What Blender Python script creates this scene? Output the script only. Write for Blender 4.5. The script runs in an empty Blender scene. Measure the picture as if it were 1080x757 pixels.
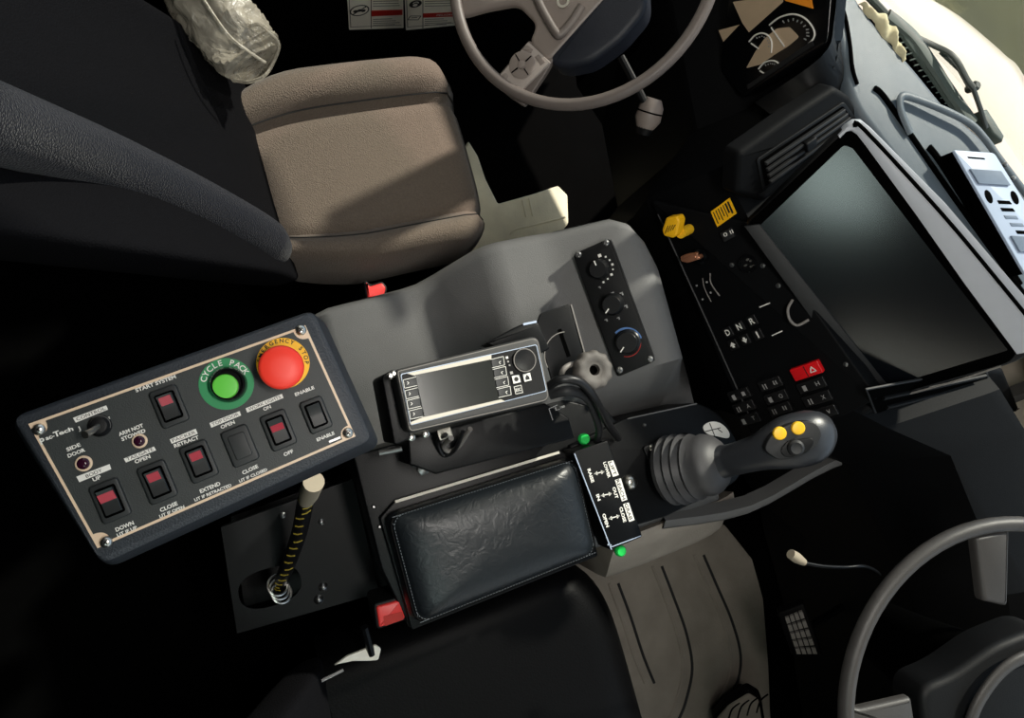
import bpy, bmesh, math, random
from mathutils import Vector as V, Matrix, noise as mnoise
random.seed(4)
sc = bpy.context.scene
COL = sc.collection
# ------------------------------------------------------------------ camera
FPX, TILT, ROLL, HCAM = 750.0, math.radians(18.3), math.radians(15.5), 1.75
CAM = V((0, 0, HCAM))
cd = V((math.sin(TILT), 0, -math.cos(TILT)))
ce1 = V((math.cos(TILT), 0, math.sin(TILT)))
ce2 = V((0, -1, 0))
cR = ce1 * math.cos(ROLL) + ce2 * math.sin(ROLL)
cD = -ce1 * math.sin(ROLL) + ce2 * math.cos(ROLL)
camd = bpy.data.cameras.new('camera')
camd.sensor_width = 36
camd.lens = FPX / 1080 * 36
camd.clip_start = 0.01
cam = bpy.data.objects.new('camera', camd)
COL.objects.link(cam)
M = Matrix((cR, -cD, -cd)).transposed().to_4x4()
M.translation = CAM
cam.matrix_world = M
sc.camera = cam
# ------------------------------------------------------------------ light
sc.view_settings.view_transform = 'Standard'
sc.view_settings.look = 'None'
sc.view_settings.exposure = 0.0
sc.view_settings.gamma = 1.0
sc.view_settings.use_curve_mapping = False
SUN_DIR = V((0.70, 0.40, 0.60))          # towards the sun
SUN_STRENGTH, SUN_COLOR = 6.5, (1.0, 0.91, 0.80)
SKY_FRONT, SKY_SIDE, SKY_STRENGTH = (0.62, 0.78, 1.0), (1.0, 0.9, 0.78), 1.1
FILL_POWER, FILL_COLOR = 6.5, (1.0, 0.96, 0.9)  # power and tint of the added roof fill


def make_world():
    w = bpy.data.worlds.new('sky')
    sc.world = w
    w.use_nodes = True
    nt = w.node_tree
    nt.nodes.clear()
    out = nt.nodes.new('ShaderNodeOutputWorld')
    bg = nt.nodes.new('ShaderNodeBackground')
    tc = nt.nodes.new('ShaderNodeTexCoord')
    sx = nt.nodes.new('ShaderNodeSeparateXYZ')
    mr = nt.nodes.new('ShaderNodeMapRange')
    mr.inputs['From Min'].default_value = -0.2
    mr.inputs['From Max'].default_value = 0.7
    mx = nt.nodes.new('ShaderNodeMix')
    mx.data_type = 'RGBA'
    mx.inputs['A'].default_value = (*SKY_SIDE, 1)
    mx.inputs['B'].default_value = (*SKY_FRONT, 1)
    nt.links.new(tc.outputs['Generated'], sx.inputs[0])
    nt.links.new(sx.outputs['X'], mr.inputs['Value'])
    nt.links.new(mr.outputs[0], mx.inputs['Factor'])
    nt.links.new(mx.outputs['Result'], bg.inputs['Color'])
    bg.inputs['Strength'].default_value = SKY_STRENGTH
    nt.links.new(bg.outputs[0], out.inputs[0])


make_world()
sund = bpy.data.lights.new('sun', 'SUN')
sund.energy = SUN_STRENGTH
sund.color = SUN_COLOR
sund.angle = math.radians(2.5)
sun = bpy.data.objects.new('sun', sund)
COL.objects.link(sun)
sun.rotation_euler = SUN_DIR.to_track_quat('Z', 'Y').to_euler()


# ------------------------------------------------------------------ helpers
def ray(x, y):
    return cd + cR * ((x - 540) / FPX) + cD * ((y - 378.5) / FPX)


def pz(x, y, z):
    r = ray(x, y)
    return CAM + r * ((z - HCAM) / r.z)


def py_(x, y, Y):
    r = ray(x, y)
    return CAM + r * (Y / r.y)


class Fr:
    """a plane with origin o, axes u, v and normal n (towards the viewer's side)"""

    def __init__(s, o, u, v):
        s.o = V(o)
        s.u = V(u).normalized()
        n = s.u.cross(V(v)).normalized()
        s.n = n
        s.v = n.cross(s.u).normalized()

    def W(s, u, v, h=0.0):
        return s.o + s.u * u + s.v * v + s.n * h

    def P(s, x, y, h=0.0):
        r = ray(x, y)
        t = ((s.o + s.n * h - CAM).dot(s.n)) / r.dot(s.n)
        return CAM + r * t

    def uv(s, x, y, h=0.0):
        d = s.P(x, y, h) - s.o
        return (d.dot(s.u), d.dot(s.v))

    def q(s, pts, h=0.0):
        return [s.uv(x, y, h) for x, y in pts]


def horiz(z, yaw=0.0, o=(0, 0)):
    c, q = math.cos(yaw), math.sin(yaw)
    return Fr((o[0], o[1], z), (c, q, 0), (-q, c, 0))


def fr_px(z, p0, p1):
    """horizontal frame at height z whose u axis runs from pixel p0 to p1"""
    a, b = pz(*p0, z), pz(*p1, z)
    d = b - a
    return Fr(a, (d.x, d.y, 0), (-d.y, d.x, 0))


def area(p):
    return 0.5 * sum(p[i - 1][0] * p[i][1] - p[i][0] * p[i - 1][1] for i in range(len(p)))


def ccw(p):
    return list(p) if area(p) > 0 else list(reversed(p))


def rpoly(pts, r, n=5):
    out = []
    L = len(pts)
    for i in range(L):
        a, b, c = V(pts[i - 1]), V(pts[i]), V(pts[(i + 1) % L])
        rr = r[i] if isinstance(r, (list, tuple)) else r
        d1, d2 = (a - b), (c - b)
        k1 = min(rr, d1.length * .49)
        k2 = min(rr, d2.length * .49)
        if rr <= 0:
            out.append(tuple(b))
            continue
        p, q = b + d1.normalized() * k1, b + d2.normalized() * k2
        for j in range(n + 1):
            t = j / n
            x = p * (1 - t) ** 2 + b * (2 * t * (1 - t)) + q * t * t
            out.append((x.x, x.y))
    return out


def rrect(cu, cv, w, h, r, n=5):
    return rpoly([(cu - w / 2, cv - h / 2), (cu + w / 2, cv - h / 2), (cu + w / 2, cv + h / 2), (cu - w / 2, cv + h / 2)], r, n)


def inset(p, d):
    p = ccw(p)
    L = len(p)
    out = []
    for i in range(L):
        a, b, c = V(p[i - 1]), V(p[i]), V(p[(i + 1) % L])
        e1, e2 = (b - a), (c - b)
        if e1.length < 1e-9:
            e1 = e2
        if e2.length < 1e-9:
            e2 = e1
        n1 = V((-e1.y, e1.x)).normalized()
        n2 = V((-e2.y, e2.x)).normalized()
        m = n1 + n2
        if m.length < 1e-6:
            m = n1
        m.normalize()
        k = d / max(0.5, m.dot(n1))
        x = b + m * k
        out.append((x.x, x.y))
    return out


def spline(pts, k=8, closed=False):
    pts = [V(p) for p in pts]
    L = len(pts)
    out = []
    rng = range(L if closed else L - 1)
    for i in rng:
        g = (lambda j: pts[j % L]) if closed else (lambda j: pts[max(0, min(L - 1, j))])
        p0, p1, p2, p3 = g(i - 1), g(i), g(i + 1), g(i + 2)
        for j in range(k):
            t = j / k
            out.append(0.5 * ((2 * p1) + (p2 - p0) * t + (2 * p0 - 5 * p1 + 4 * p2 - p3) * t * t + (3 * p1 - p0 - 3 * p2 + p3) * t ** 3))
    if not closed:
        out.append(pts[-1].copy())
    return out


OFF = {}
_fc = {}


def glyphs(s, spacing=1.0, bold=0.0):
    key = (s, spacing, bold)
    if key in _fc:
        return _fc[key]
    cu = bpy.data.curves.new('glyph', 'FONT')
    cu.body = s
    cu.size = 1
    cu.space_character = spacing
    cu.offset = bold
    cu.resolution_u = 3
    o = bpy.data.objects.new('glyph', cu)
    COL.objects.link(o)
    dg = bpy.context.evaluated_depsgraph_get()
    me = bpy.data.meshes.new_from_object(o.evaluated_get(dg))
    vs = [v.co.copy() for v in me.vertices]
    fs = [list(p.vertices) for p in me.polygons]
    bpy.data.objects.remove(o)
    bpy.data.curves.remove(cu)
    bpy.data.meshes.remove(me)
    x0 = min(v.x for v in vs)
    x1 = max(v.x for v in vs)
    y0 = min(v.y for v in vs)
    y1 = max(v.y for v in vs)
    _fc[key] = (vs, fs, x0, x1, y0, y1)
    return _fc[key]


class MB:
    def __init__(s):
        s.b = bmesh.new()

    def vs(s, pts):
        return [s.b.verts.new(p) for p in pts]

    def face(s, vs):
        try:
            return s.b.faces.new(vs)
        except ValueError:
            return None

    def loft(s, rings, cap0=True, cap1=True, closed=True):
        R = [s.vs(r) for r in rings]
        n = len(R[0])
        for a, b in zip(R, R[1:]):
            for i in range(n if closed else n - 1):
                j = (i + 1) % n
                s.face([a[i], a[j], b[j], b[i]])
        if cap0:
            s.face(list(reversed(R[0])))
        if cap1:
            s.face(R[-1])
        return s

    def prism(s, F, uv, h0, h1, bev=0.0, taper=0.0):
        uv = ccw(uv)
        base = inset(uv, -taper) if taper else uv
        rings = [[F.W(u, v, h0) for u, v in base]]
        if bev > 0:
            for k in range(4):
                a = k / 3 * math.pi / 2
                rings.append([F.W(u, v, h1 - bev + bev * math.sin(a)) for u, v in inset(uv, bev * (1 - math.cos(a)))])
        else:
            rings.append([F.W(u, v, h1) for u, v in uv])
        return s.loft(rings)

    def lathe(s, F, u, v, prof, n=28, a0=0.0, a1=2 * math.pi):
        full = abs(a1 - a0 - 2 * math.pi) < 1e-6
        rings = []
        for r, h in prof:
            rings.append([F.W(u + r * math.cos(a0 + (a1 - a0) * i / (n if full else n - 1)), v + r * math.sin(a0 + (a1 - a0) * i / (n if full else n - 1)), h) for i in range(n)])
        return s.loft(rings, closed=full)

    def ring(s, F, u, v, r0, r1, h0, h1, n=36, a0=0.0, a1=2 * math.pi):
        full = abs(a1 - a0 - 2 * math.pi) < 1e-6
        m = n if full else n - 1
        secs = []
        for i in range(n):
            a = a0 + (a1 - a0) * i / m
            c, q = math.cos(a), math.sin(a)
            secs.append([F.W(u + r * c, v + r * q, h) for r, h in ((r0, h0), (r1, h0), (r1, h1), (r0, h1))])
        if full:
            secs.append(secs[0])
            R = [s.vs(r) for r in secs[:-1]]
            for k in range(n):
                a, b = R[k], R[(k + 1) % n]
                for i in range(4):
                    j = (i + 1) % 4
                    s.face([a[i], b[i], b[j], a[j]])
        else:
            s.loft(secs)
        return s

    def tube(s, pts, r, n=10, closed=False, flat=None, up=None):
        pts = [V(p) for p in pts]
        L = len(pts)
        rad = (lambda i: r[i]) if isinstance(r, (list, tuple)) else (lambda i: r)
        rings = []
        prev = None
        for i in range(L):
            if closed:
                t = pts[(i + 1) % L] - pts[i - 1]
            else:
                t = pts[min(L - 1, i + 1)] - pts[max(0, i - 1)]
            t.normalize()
            if prev is None:
                ref = V(up) if up is not None else (V((0, 0, 1)) if abs(t.z) < .9 else V((1, 0, 0)))
                a = (ref - t * ref.dot(t)).normalized()
            else:
                a = (prev - t * prev.dot(t)).normalized()
            prev = a
            b = t.cross(a)
            k = flat or 1.0
            rings.append([pts[i] + a * (rad(i) * k * math.cos(2 * math.pi * j / n)) + b * (rad(i) * math.sin(2 * math.pi * j / n)) for j in range(n)])
        if closed:
            R = [s.vs(x) for x in rings]
            for k in range(L):
                a, b = R[k], R[(k + 1) % L]
                for i in range(n):
                    j = (i + 1) % n
                    s.face([a[i], a[j], b[j], b[i]])
        else:
            s.loft(rings)
        return s

    def box(s, F, u0, u1, v0, v1, h0, h1, bev=0.0):
        return s.prism(F, [(u0, v0), (u1, v0), (u1, v1), (u0, v1)], h0, h1, bev)

    def line(s, F, p0, p1, w, h0=0.0, h1=0.0006):
        """a thin printed bar between two pixels on plane F, w metres wide"""
        a, b = V(F.uv(*p0, h1)), V(F.uv(*p1, h1))
        d = (b - a).normalized()
        n = V((-d.y, d.x)) * (w / 2)
        return s.prism(F, [tuple(a - n), tuple(b - n), tuple(b + n), tuple(a + n)], h0, h1)

    def text(s, F, st, p0, p1, h, height=None, bold=0.012, spacing=1.0, px=True, thick=0.0003):
        a = V(F.uv(*p0, h)) if px else V(p0)
        b = V(F.uv(*p1, h)) if px else V(p1)
        d = b - a
        w = d.length
        d.normalize()
        nn = V((-d.y, d.x))
        vs, fs, x0, x1, y0, y1 = glyphs(st, spacing, bold)
        k = w / (x1 - x0)
        ky = (height / 0.70) if height else k
        pts = []
        for co in vs:
            q = a + d * ((co.x - x0) * k) + nn * (co.y * ky)
            pts.append(F.W(q.x, q.y, h + thick))
        B = s.vs(pts)
        for f in fs:
            s.face([B[i] for i in f])
        return s

    def arctext(s, F, cu, cv, r, st, angs, size, h, bold=0.012):
        for ch, a in zip(st, angs):
            if ch == ' ':
                continue
            vs, fs, x0, x1, y0, y1 = glyphs(ch, 1.0, bold)
            k = size / 0.70
            e = V((math.sin(a), -math.cos(a)))
            o = V((math.cos(a), math.sin(a)))
            c = V((cu, cv)) + o * r
            pts = []
            for co in vs:
                q = c + e * ((co.x - (x0 + x1) / 2) * k) + o * (co.y * k)
                pts.append(F.W(q.x, q.y, h + 0.0003))
            B = s.vs(pts)
            for f in fs:
                s.face([B[i] for i in f])
        return s

    def build(s, name, mat, parent=None, smooth=35, sub=0, recalc=True):
        b = s.b
        if recalc:
            bmesh.ops.recalc_face_normals(b, faces=b.faces)
        if parent is not None:
            off = OFF[parent.name]
        else:
            xs = [v.co for v in b.verts]
            lo = V((min(p.x for p in xs), min(p.y for p in xs), min(p.z for p in xs)))
            hi = V((max(p.x for p in xs), max(p.y for p in xs), max(p.z for p in xs)))
            off = V(((lo.x + hi.x) / 2, (lo.y + hi.y) / 2, lo.z))
        for v in b.verts:
            v.co -= off
        me = bpy.data.meshes.new(name)
        b.to_mesh(me)
        b.free()
        me.materials.append(MT[mat] if isinstance(mat, str) else mat)
        if smooth:
            for p in me.polygons:
                p.use_smooth = True
            me.set_sharp_from_angle(angle=math.radians(smooth))
        o = bpy.data.objects.new(name, me)
        COL.objects.link(o)
        OFF[o.name] = off
        if parent is not None:
            o.parent = parent
        else:
            o.location = off
        if sub:
            m = o.modifiers.new('smooth', 'SUBSURF')
            m.levels = m.render_levels = sub
        return o


def tag(o, label, cat, group=None):
    o['label'] = label
    o['category'] = cat
    if group:
        o['group'] = group
    return o


def thing(name, loc, label, cat, group=None):
    o = bpy.data.objects.new(name, None)
    o.empty_display_size = .05
    COL.objects.link(o)
    o.location = loc
    OFF[o.name] = V(loc)
    return tag(o, label, cat, group)


def structure(o):
    o['kind'] = 'structure'
    return o


# ------------------------------------------------------------------ materials
MT = {}


def srgb(r, g, b):
    f = lambda c: (c / 255 / 12.92) if c <= 10 else ((c / 255 + .055) / 1.055) ** 2.4
    return (f(r), f(g), f(b))


def mat(name, col, rough=.5, metal=0.0, var=.12, nscale=60, bump=0.0, bscale=400, spec=.5, trans=0.0, coat=0.0, kind='noise', ior=1.45, emit=None, sheen=0.0):
    m = bpy.data.materials.new(name)
    m.use_nodes = True
    nt = m.node_tree
    bs = nt.nodes['Principled BSDF']
    c = srgb(*col)
    tc = nt.nodes.new('ShaderNodeTexCoord')
    nz = nt.nodes.new('ShaderNodeTexNoise')
    nz.inputs['Scale'].default_value = nscale
    nz.inputs['Detail'].default_value = 3
    nt.links.new(tc.outputs['Object'], nz.inputs['Vector'])
    mx = nt.nodes.new('ShaderNodeMix')
    mx.data_type = 'RGBA'
    mx.inputs['A'].default_value = (*[x * (1 - var) for x in c], 1)
    mx.inputs['B'].default_value = (*[min(1, x * (1 + var)) for x in c], 1)
    nt.links.new(nz.outputs['Fac'], mx.inputs['Factor'])
    nt.links.new(mx.outputs['Result'], bs.inputs['Base Color'])
    bs.inputs['Roughness'].default_value = rough
    bs.inputs['Metallic'].default_value = metal
    bs.inputs['Specular IOR Level'].default_value = spec
    bs.inputs['IOR'].default_value = ior
    bs.inputs['Transmission Weight'].default_value = trans
    bs.inputs['Coat Weight'].default_value = coat
    bs.inputs['Sheen Weight'].default_value = sheen
    if bump > 0:
        if kind == 'weave':
            t = nt.nodes.new('ShaderNodeTexVoronoi')
            t.inputs['Scale'].default_value = bscale
            src = t.outputs['Distance']
        elif kind == 'wrinkle':
            t = nt.nodes.new('ShaderNodeTexNoise')
            t.inputs['Scale'].default_value = bscale
            t.inputs['Detail'].default_value = 6
            t.inputs['Distortion'].default_value = 1.6
            src = t.outputs['Fac']
        else:
            t = nt.nodes.new('ShaderNodeTexNoise')
            t.inputs['Scale'].default_value = bscale
            src = t.outputs['Fac']
        nt.links.new(tc.outputs['Object'], t.inputs['Vector'])
        bp = nt.nodes.new('ShaderNodeBump')
        bp.inputs['Strength'].default_value = bump
        bp.inputs['Distance'].default_value = .002
        nt.links.new(src, bp.inputs['Height'])
        nt.links.new(bp.outputs[0], bs.inputs['Normal'])
    if emit:
        bs.inputs['Emission Color'].default_value = (*srgb(*emit[0]), 1)
        bs.inputs['Emission Strength'].default_value = emit[1]
    MT[name] = m
    return m


mat('black_plastic', (9, 10, 12), .5, bump=.15, bscale=900, spec=.3)
mat('black_void', (1, 1, 1), .8, spec=.02)
mat('black_gloss', (8, 9, 11), .18)
mat('black_steel', (7, 8, 10), .38, bump=.1, bscale=600, spec=.22)
mat('rubber', (28, 29, 31), .55, bump=.1, bscale=900)
mat('boot_rubber', (62, 62, 64), .5, bump=.1, bscale=700)
mat('grip_plastic', (44, 46, 50), .32, bump=.1, bscale=900)
mat('knob_plastic', (92, 88, 84), .6, bump=.25, bscale=700)
mat('housing', (50, 54, 60), .55, bump=.35, bscale=500)
mat('panel_face', (46, 50, 50), .5, bump=.15, bscale=900)
mat('panel_border', (226, 200, 172), .45, var=.05)
mat('switch_black', (24, 27, 28), .42)
mat('switch_bezel', (32, 35, 36), .5)
mat('switch_dark', (14, 14, 16), .45)
mat('lens_red', (150, 16, 42), .3, emit=((190, 16, 40), .10))
mat('lens_dim', (48, 14, 34), .15)
mat('white_print', (232, 230, 224), .6, var=.03)
mat('grey_print', (150, 150, 150), .6, var=.03)
mat('black_print', (22, 22, 22), .6)
mat('blue_print', (90, 130, 190), .6)
mat('green_ring', (38, 138, 84), .5, var=.06)
mat('green_button', (96, 200, 66), .4, var=.05)
mat('green_plastic', (40, 205, 90), .35)
mat('yellow_ring', (255, 190, 20), .5, var=.04)
mat('yellow_plastic', (250, 196, 40), .4, var=.05)
mat('red_button', (250, 62, 46), .45, var=.04)
mat('red_plastic', (225, 22, 30), .35)
mat('buckle_red', (235, 62, 60), .4)
mat('chrome', (215, 212, 205), .3, 1.0)
mat('steel', (150, 150, 150), .35, 1.0)
mat('brass_steel', (176, 120, 92), .4, .6)
mat('leather', (20, 24, 28), .36, bump=.4, bscale=55, kind='wrinkle', nscale=20)
mat('thread', (78, 84, 90), .6)
mat('console_plastic', (98, 98, 98), .55, var=.18, nscale=9, bump=.3, bscale=700)
mat('dash_grey', (84, 94, 102), .42, bump=.25, bscale=900, var=.06)
mat('dash_dark', (8, 9, 11), .6, bump=.2, bscale=900, spec=.12)
mat('screen_frame', (182, 186, 194), .35, var=.05)
mat('screen_glass', (6, 9, 14), .18, spec=1.0)
mat('lcd', (34, 36, 34), .22)
mat('lcd_bar', (196, 190, 178), .45, var=.03)
mat('seat_fabric', (104, 93, 83), .85, bump=.6, bscale=420, kind='weave', var=.2, nscale=240, spec=.2, sheen=.15)
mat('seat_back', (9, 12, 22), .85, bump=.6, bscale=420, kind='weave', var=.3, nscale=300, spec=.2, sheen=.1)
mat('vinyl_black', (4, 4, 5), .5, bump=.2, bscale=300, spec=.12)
mat('wheel_grip', (98, 90, 86), .45, bump=.15, bscale=900, var=.08)
mat('wheel_spoke', (128, 118, 112), .42, var=.06)
mat('wheel_pad', (22, 26, 36), .5, bump=.2, bscale=800)
mat('floor_mat_grey', (150, 142, 132), .75, var=.3, nscale=14, bump=.4, bscale=260)
mat('floor_mat_sunlit', (226, 222, 196), .75, var=.25, nscale=16, bump=.4, bscale=260)  # dusty mat, paled to carry the sunlight in its colour
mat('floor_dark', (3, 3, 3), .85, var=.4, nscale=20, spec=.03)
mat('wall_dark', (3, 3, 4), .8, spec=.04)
mat('ceiling_grey', (110, 108, 104), .9)
mat('hood_white', (226, 214, 198), .3, var=.03, coat=.5)
mat('ground_olive', (66, 66, 40), .9, var=.35, nscale=2.5)
mat('wiper_black', (40, 44, 40), .5)
mat('seal_grey', (70, 80, 74), .6)
mat('device_grey', (176, 190, 212), .4, var=.04)
mat('device_screen', (112, 124, 140), .3)
mat('paper', (150, 140, 122), .8, var=.06)
mat('cream_cloth', (206, 196, 160), .85, var=.15, nscale=30, bump=.5, bscale=60)
mat('label_red', (186, 40, 30), .6)
mat('label_white', (246, 240, 226), .6, var=.12, nscale=40)
mat('orange_plastic', (250, 150, 40), .5)
mat('cable_black', (18, 18, 20), .4)
mat('cable_grey', (120, 116, 112), .5)
mat('reflection_beige', (190, 168, 142), .3, var=.12, nscale=30)  # colour of the reflections laid on the cluster
mat('fill_lens', (240, 240, 235), .4, emit=((255, 245, 230), 3.0))  # glowing face of the added fill lamp
mat('added_glow_pane', (200, 210, 205), .6, emit=((190, 210, 205), 8.0))  # emission of the added roof panel
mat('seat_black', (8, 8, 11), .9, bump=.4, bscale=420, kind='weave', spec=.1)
mat('stand_steel', (8, 9, 11), .45, spec=.18)
mat('yellow_thread', (176, 156, 60), .6)
mat('pad_plate', (158, 148, 142), .4, var=.05)
mat('monitor_grey', (54, 54, 54), .5, bump=.15, bscale=900)
mat('wheel_dark', (60, 58, 57), .45, bump=.15, bscale=900)
mat('knob_black', (14, 15, 17), .35)


def plastic_film():
    m = bpy.data.materials.new('plastic_film')
    m.use_nodes = True
    nt = m.node_tree
    bs = nt.nodes['Principled BSDF']
    bs.inputs['Base Color'].default_value = (*srgb(184, 176, 160), 1)
    bs.inputs['Roughness'].default_value = .22
    out = nt.nodes['Material Output']
    tr = nt.nodes.new('ShaderNodeBsdfTransparent')
    mx = nt.nodes.new('ShaderNodeMixShader')
    nz = nt.nodes.new('ShaderNodeTexNoise')
    nz.inputs['Scale'].default_value = 22
    nz.inputs['Detail'].default_value = 5
    nz.inputs['Distortion'].default_value = 1.5
    tc = nt.nodes.new('ShaderNodeTexCoord')
    nt.links.new(tc.outputs['Object'], nz.inputs['Vector'])
    mr = nt.nodes.new('ShaderNodeMapRange')
    mr.inputs['To Min'].default_value = .3
    mr.inputs['To Max'].default_value = .85
    nt.links.new(nz.outputs['Fac'], mr.inputs['Value'])
    bp = nt.nodes.new('ShaderNodeBump')
    bp.inputs['Strength'].default_value = .9
    bp.inputs['Distance'].default_value = .01
    nt.links.new(nz.outputs['Fac'], bp.inputs['Height'])
    nt.links.new(bp.outputs[0], bs.inputs['Normal'])
    nt.links.new(mr.outputs[0], mx.inputs[0])
    nt.links.new(tr.outputs[0], mx.inputs[1])
    nt.links.new(bs.outputs[0], mx.inputs[2])
    nt.links.new(mx.outputs[0], out.inputs[0])
    MT['plastic_film'] = m


def glass():
    m = bpy.data.materials.new('window_glass')
    m.use_nodes = True
    nt = m.node_tree
    nt.nodes.clear()
    out = nt.nodes.new('ShaderNodeOutputMaterial')
    tr = nt.nodes.new('ShaderNodeBsdfTransparent')
    tr.inputs[0].default_value = (.93, .96, .95, 1)
    gl = nt.nodes.new('ShaderNodeBsdfGlossy')
    gl.inputs['Roughness'].default_value = .02
    mx = nt.nodes.new('ShaderNodeMixShader')
    mx.inputs[0].default_value = .06
    nt.links.new(tr.outputs[0], mx.inputs[1])
    nt.links.new(gl.outputs[0], mx.inputs[2])
    nt.links.new(mx.outputs[0], out.inputs[0])
    MT['window_glass'] = m


plastic_film()
glass()

# ------------------------------------------------------------------ setting
YL, YR, XB, XF, ZC = .87, -1.25, -0.75, 1.32, 2.02
G0 = horiz(0.0)


def build_setting():
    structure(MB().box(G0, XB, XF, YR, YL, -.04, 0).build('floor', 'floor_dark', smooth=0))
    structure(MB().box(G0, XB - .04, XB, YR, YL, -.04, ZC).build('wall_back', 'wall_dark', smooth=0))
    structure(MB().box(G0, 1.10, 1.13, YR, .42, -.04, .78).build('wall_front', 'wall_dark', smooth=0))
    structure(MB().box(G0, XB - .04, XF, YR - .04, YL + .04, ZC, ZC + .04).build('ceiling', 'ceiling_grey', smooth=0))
    HF = Fr((-.21, -.74, ZC), (1, 0, 0), (0, -1, 0))  # unseen glowing panel added so the large screen catches a sheen
    structure(MB().prism(HF, rrect(0, 0, .36, .34, .05), 0, .012, .004).build('window_4', 'added_glow_pane'))  # the added glowing panel, not a window of the cab
    fr = MB()
    ro, ri = rrect(0, 0, .42, .40, .07), rrect(0, 0, .36, .34, .05)
    fr.loft([[HF.W(*p, 0) for p in ro], [HF.W(*p, .018) for p in ro], [HF.W(*p, .018) for p in ri], [HF.W(*p, 0) for p in ri]], False, False)
    structure(fr.build('added_panel_trim', 'black_plastic'))
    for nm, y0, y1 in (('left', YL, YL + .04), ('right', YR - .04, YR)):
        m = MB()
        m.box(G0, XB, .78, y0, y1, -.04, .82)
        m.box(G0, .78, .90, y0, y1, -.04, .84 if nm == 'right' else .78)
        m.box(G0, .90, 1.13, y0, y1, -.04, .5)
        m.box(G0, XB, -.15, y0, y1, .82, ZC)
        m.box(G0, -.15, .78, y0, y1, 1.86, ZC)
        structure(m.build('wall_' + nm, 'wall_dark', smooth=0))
        k = 2 if nm == 'left' else 3
        ym = (y0 + y1) / 2
        structure(MB().box(G0, -.15, .78, ym - .002, ym + .002, .82, 1.86).build('window_%d' % k, 'window_glass', smooth=0))
    # windscreen: curved base line, leaning back to the roof edge
    m = MB()
    base = spline([(.78, .86, .925), (.93, .52, .925), (1.02, .375, .925), (1.115, .245, .925), (1.20, .10, .925), (1.275, -.12, .925), (1.24, -.5, .925), (1.1, -.9, .925), (1.0, -1.22, .925)], 5)
    top = [V((.60 + .12 * (1 - (2 * i / (len(base) - 1) - 1) ** 2), p.y * 1.0, ZC)) for i, p in enumerate(base)]
    b2 = [p + V((.005, 0, .001)) for p in base]
    t2 = [p + V((.005, 0, .001)) for p in top]
    m.loft([base, top, t2, b2, base], False, False, closed=False)
    structure(m.build('window_1', 'window_glass'))
    # concrete ground far below, outside
    structure(MB().box(G0, -6, 14, -10, 10, -1.3, -1.2).build('ground', 'ground_olive', smooth=0))


build_setting()


def build_fill_lamp():  # unseen lamp added to lift the light on upward faces
    t = thing('fill_lamp', (.25, 0, ZC), 'added fill lamp with a milky lens above the seats', 'lamp')
    F = Fr((.25, -.1, ZC), (1, 0, 0), (0, -1, 0))
    MB().prism(F, rrect(0, 0, .16, .5, .03), 0, .02, .008).build('lamp_base', 'device_grey', t)
    MB().prism(F, rrect(0, 0, .12, .45, .02), .02, .03, .006).build('lens', 'fill_lens', t)
    ld = bpy.data.lights.new('fill_light', 'AREA')
    ld.shape = 'RECTANGLE'
    ld.size, ld.size_y = .12, .45
    ld.energy = FILL_POWER
    ld.color = FILL_COLOR
    lo = bpy.data.objects.new('fill_light', ld)
    COL.objects.link(lo)
    lo.location = (.25, -.1, ZC - .035)


build_fill_lamp()


# ------------------------------------------------------------------ outside: bonnet, wiper
def build_hood():
    edge = [V((.95, 1.0, .86)), V((1.03, .62, .865))] + [pz(985, 0, .865), pz(1012, 17, .865), pz(1040, 40, .865), pz(1060, 58, .865), pz(1080, 80, .865), V((1.40, .08, .865)), V((1.46, -.12, .865)), V((1.40, -.5, .865)), V((1.2, -1.0, .865))]
    base = [V((.86, 1.0, .89)), V((.935, .56, .89)), V((.955, .47, .89)), V((.985, .43, .89)), V((1.02, .375, .89)), V((1.06, .32, .89)), V((1.115, .245, .89)), V((1.20, .08, .89)), V((1.27, -.12, .89)), V((1.23, -.5, .89)), V((1.05, -1.0, .89))]
    e, b = spline(edge, 5), spline(base, 5)
    rings = []
    rings.append([p + V((-.005, 0, -.03)) for p in b])
    rings.append([p + V((-.005, 0, 0)) for p in b])
    for k in range(1, 7):
        t = k / 6
        rings.append([p.lerp(q, t) + V((0, 0, .02 * math.sin(t * math.pi))) for p, q in zip(b, e)])
    for dx, dz in ((.012, -.012), (.022, -.04), (.03, -.12), (.035, -.35)):
        rings.append([q + V((dx, dx * .6, dz)) for q in e])
    m = MB()
    m.loft(rings, False, False, closed=False)
    o = m.build('truck_hood', 'hood_white', smooth=60)
    tag(o, 'white painted truck hood seen through the windshield', 'hood')


build_hood()


def build_wiper():
    t = thing('windshield_wiper', pz(1045, 150, .93), 'black wiper lying on the white hood outside the windshield', 'wiper')
    F = horiz(.93)
    m = MB()
    arm = spline([pz(963, 38, .915), pz(985, 48, .925), pz(1006, 60, .94), pz(1020, 84, .94), pz(1027, 93, .94)], 5)
    m.tube(arm, .0055, 8, flat=.6)
    m.build('wiper_arm', 'wiper_black', t)
    m = MB()
    m.tube([pz(992, 55, .93), pz(1012, 74, .93), pz(1022, 92, .935)], .003, 8)
    m.build('linkage', 'wiper_black', t)
    m = MB()
    u, v = F.uv(1026, 92)
    m.lathe(F, u, v, [(.006, -.01), (.008, .006), (.005, .010)], 16)
    m.build('pivot_cap', 'wiper_black', t)
    m = MB()
    m.tube(spline([pz(1026, 92, .94), pz(1034, 115, .93), pz(1040, 135, .92)], 5), .0045, 8, flat=.7)
    m.build('lower_arm', 'wiper_black', t)
    m = MB()
    m.prism(horiz(.895), horiz(.895).q([(1022, 122), (1030, 120), (1048, 148), (1046, 154), (1036, 146)]), 0, .02, .004)
    m.build('mount', 'seal_grey', t)


build_wiper()


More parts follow.
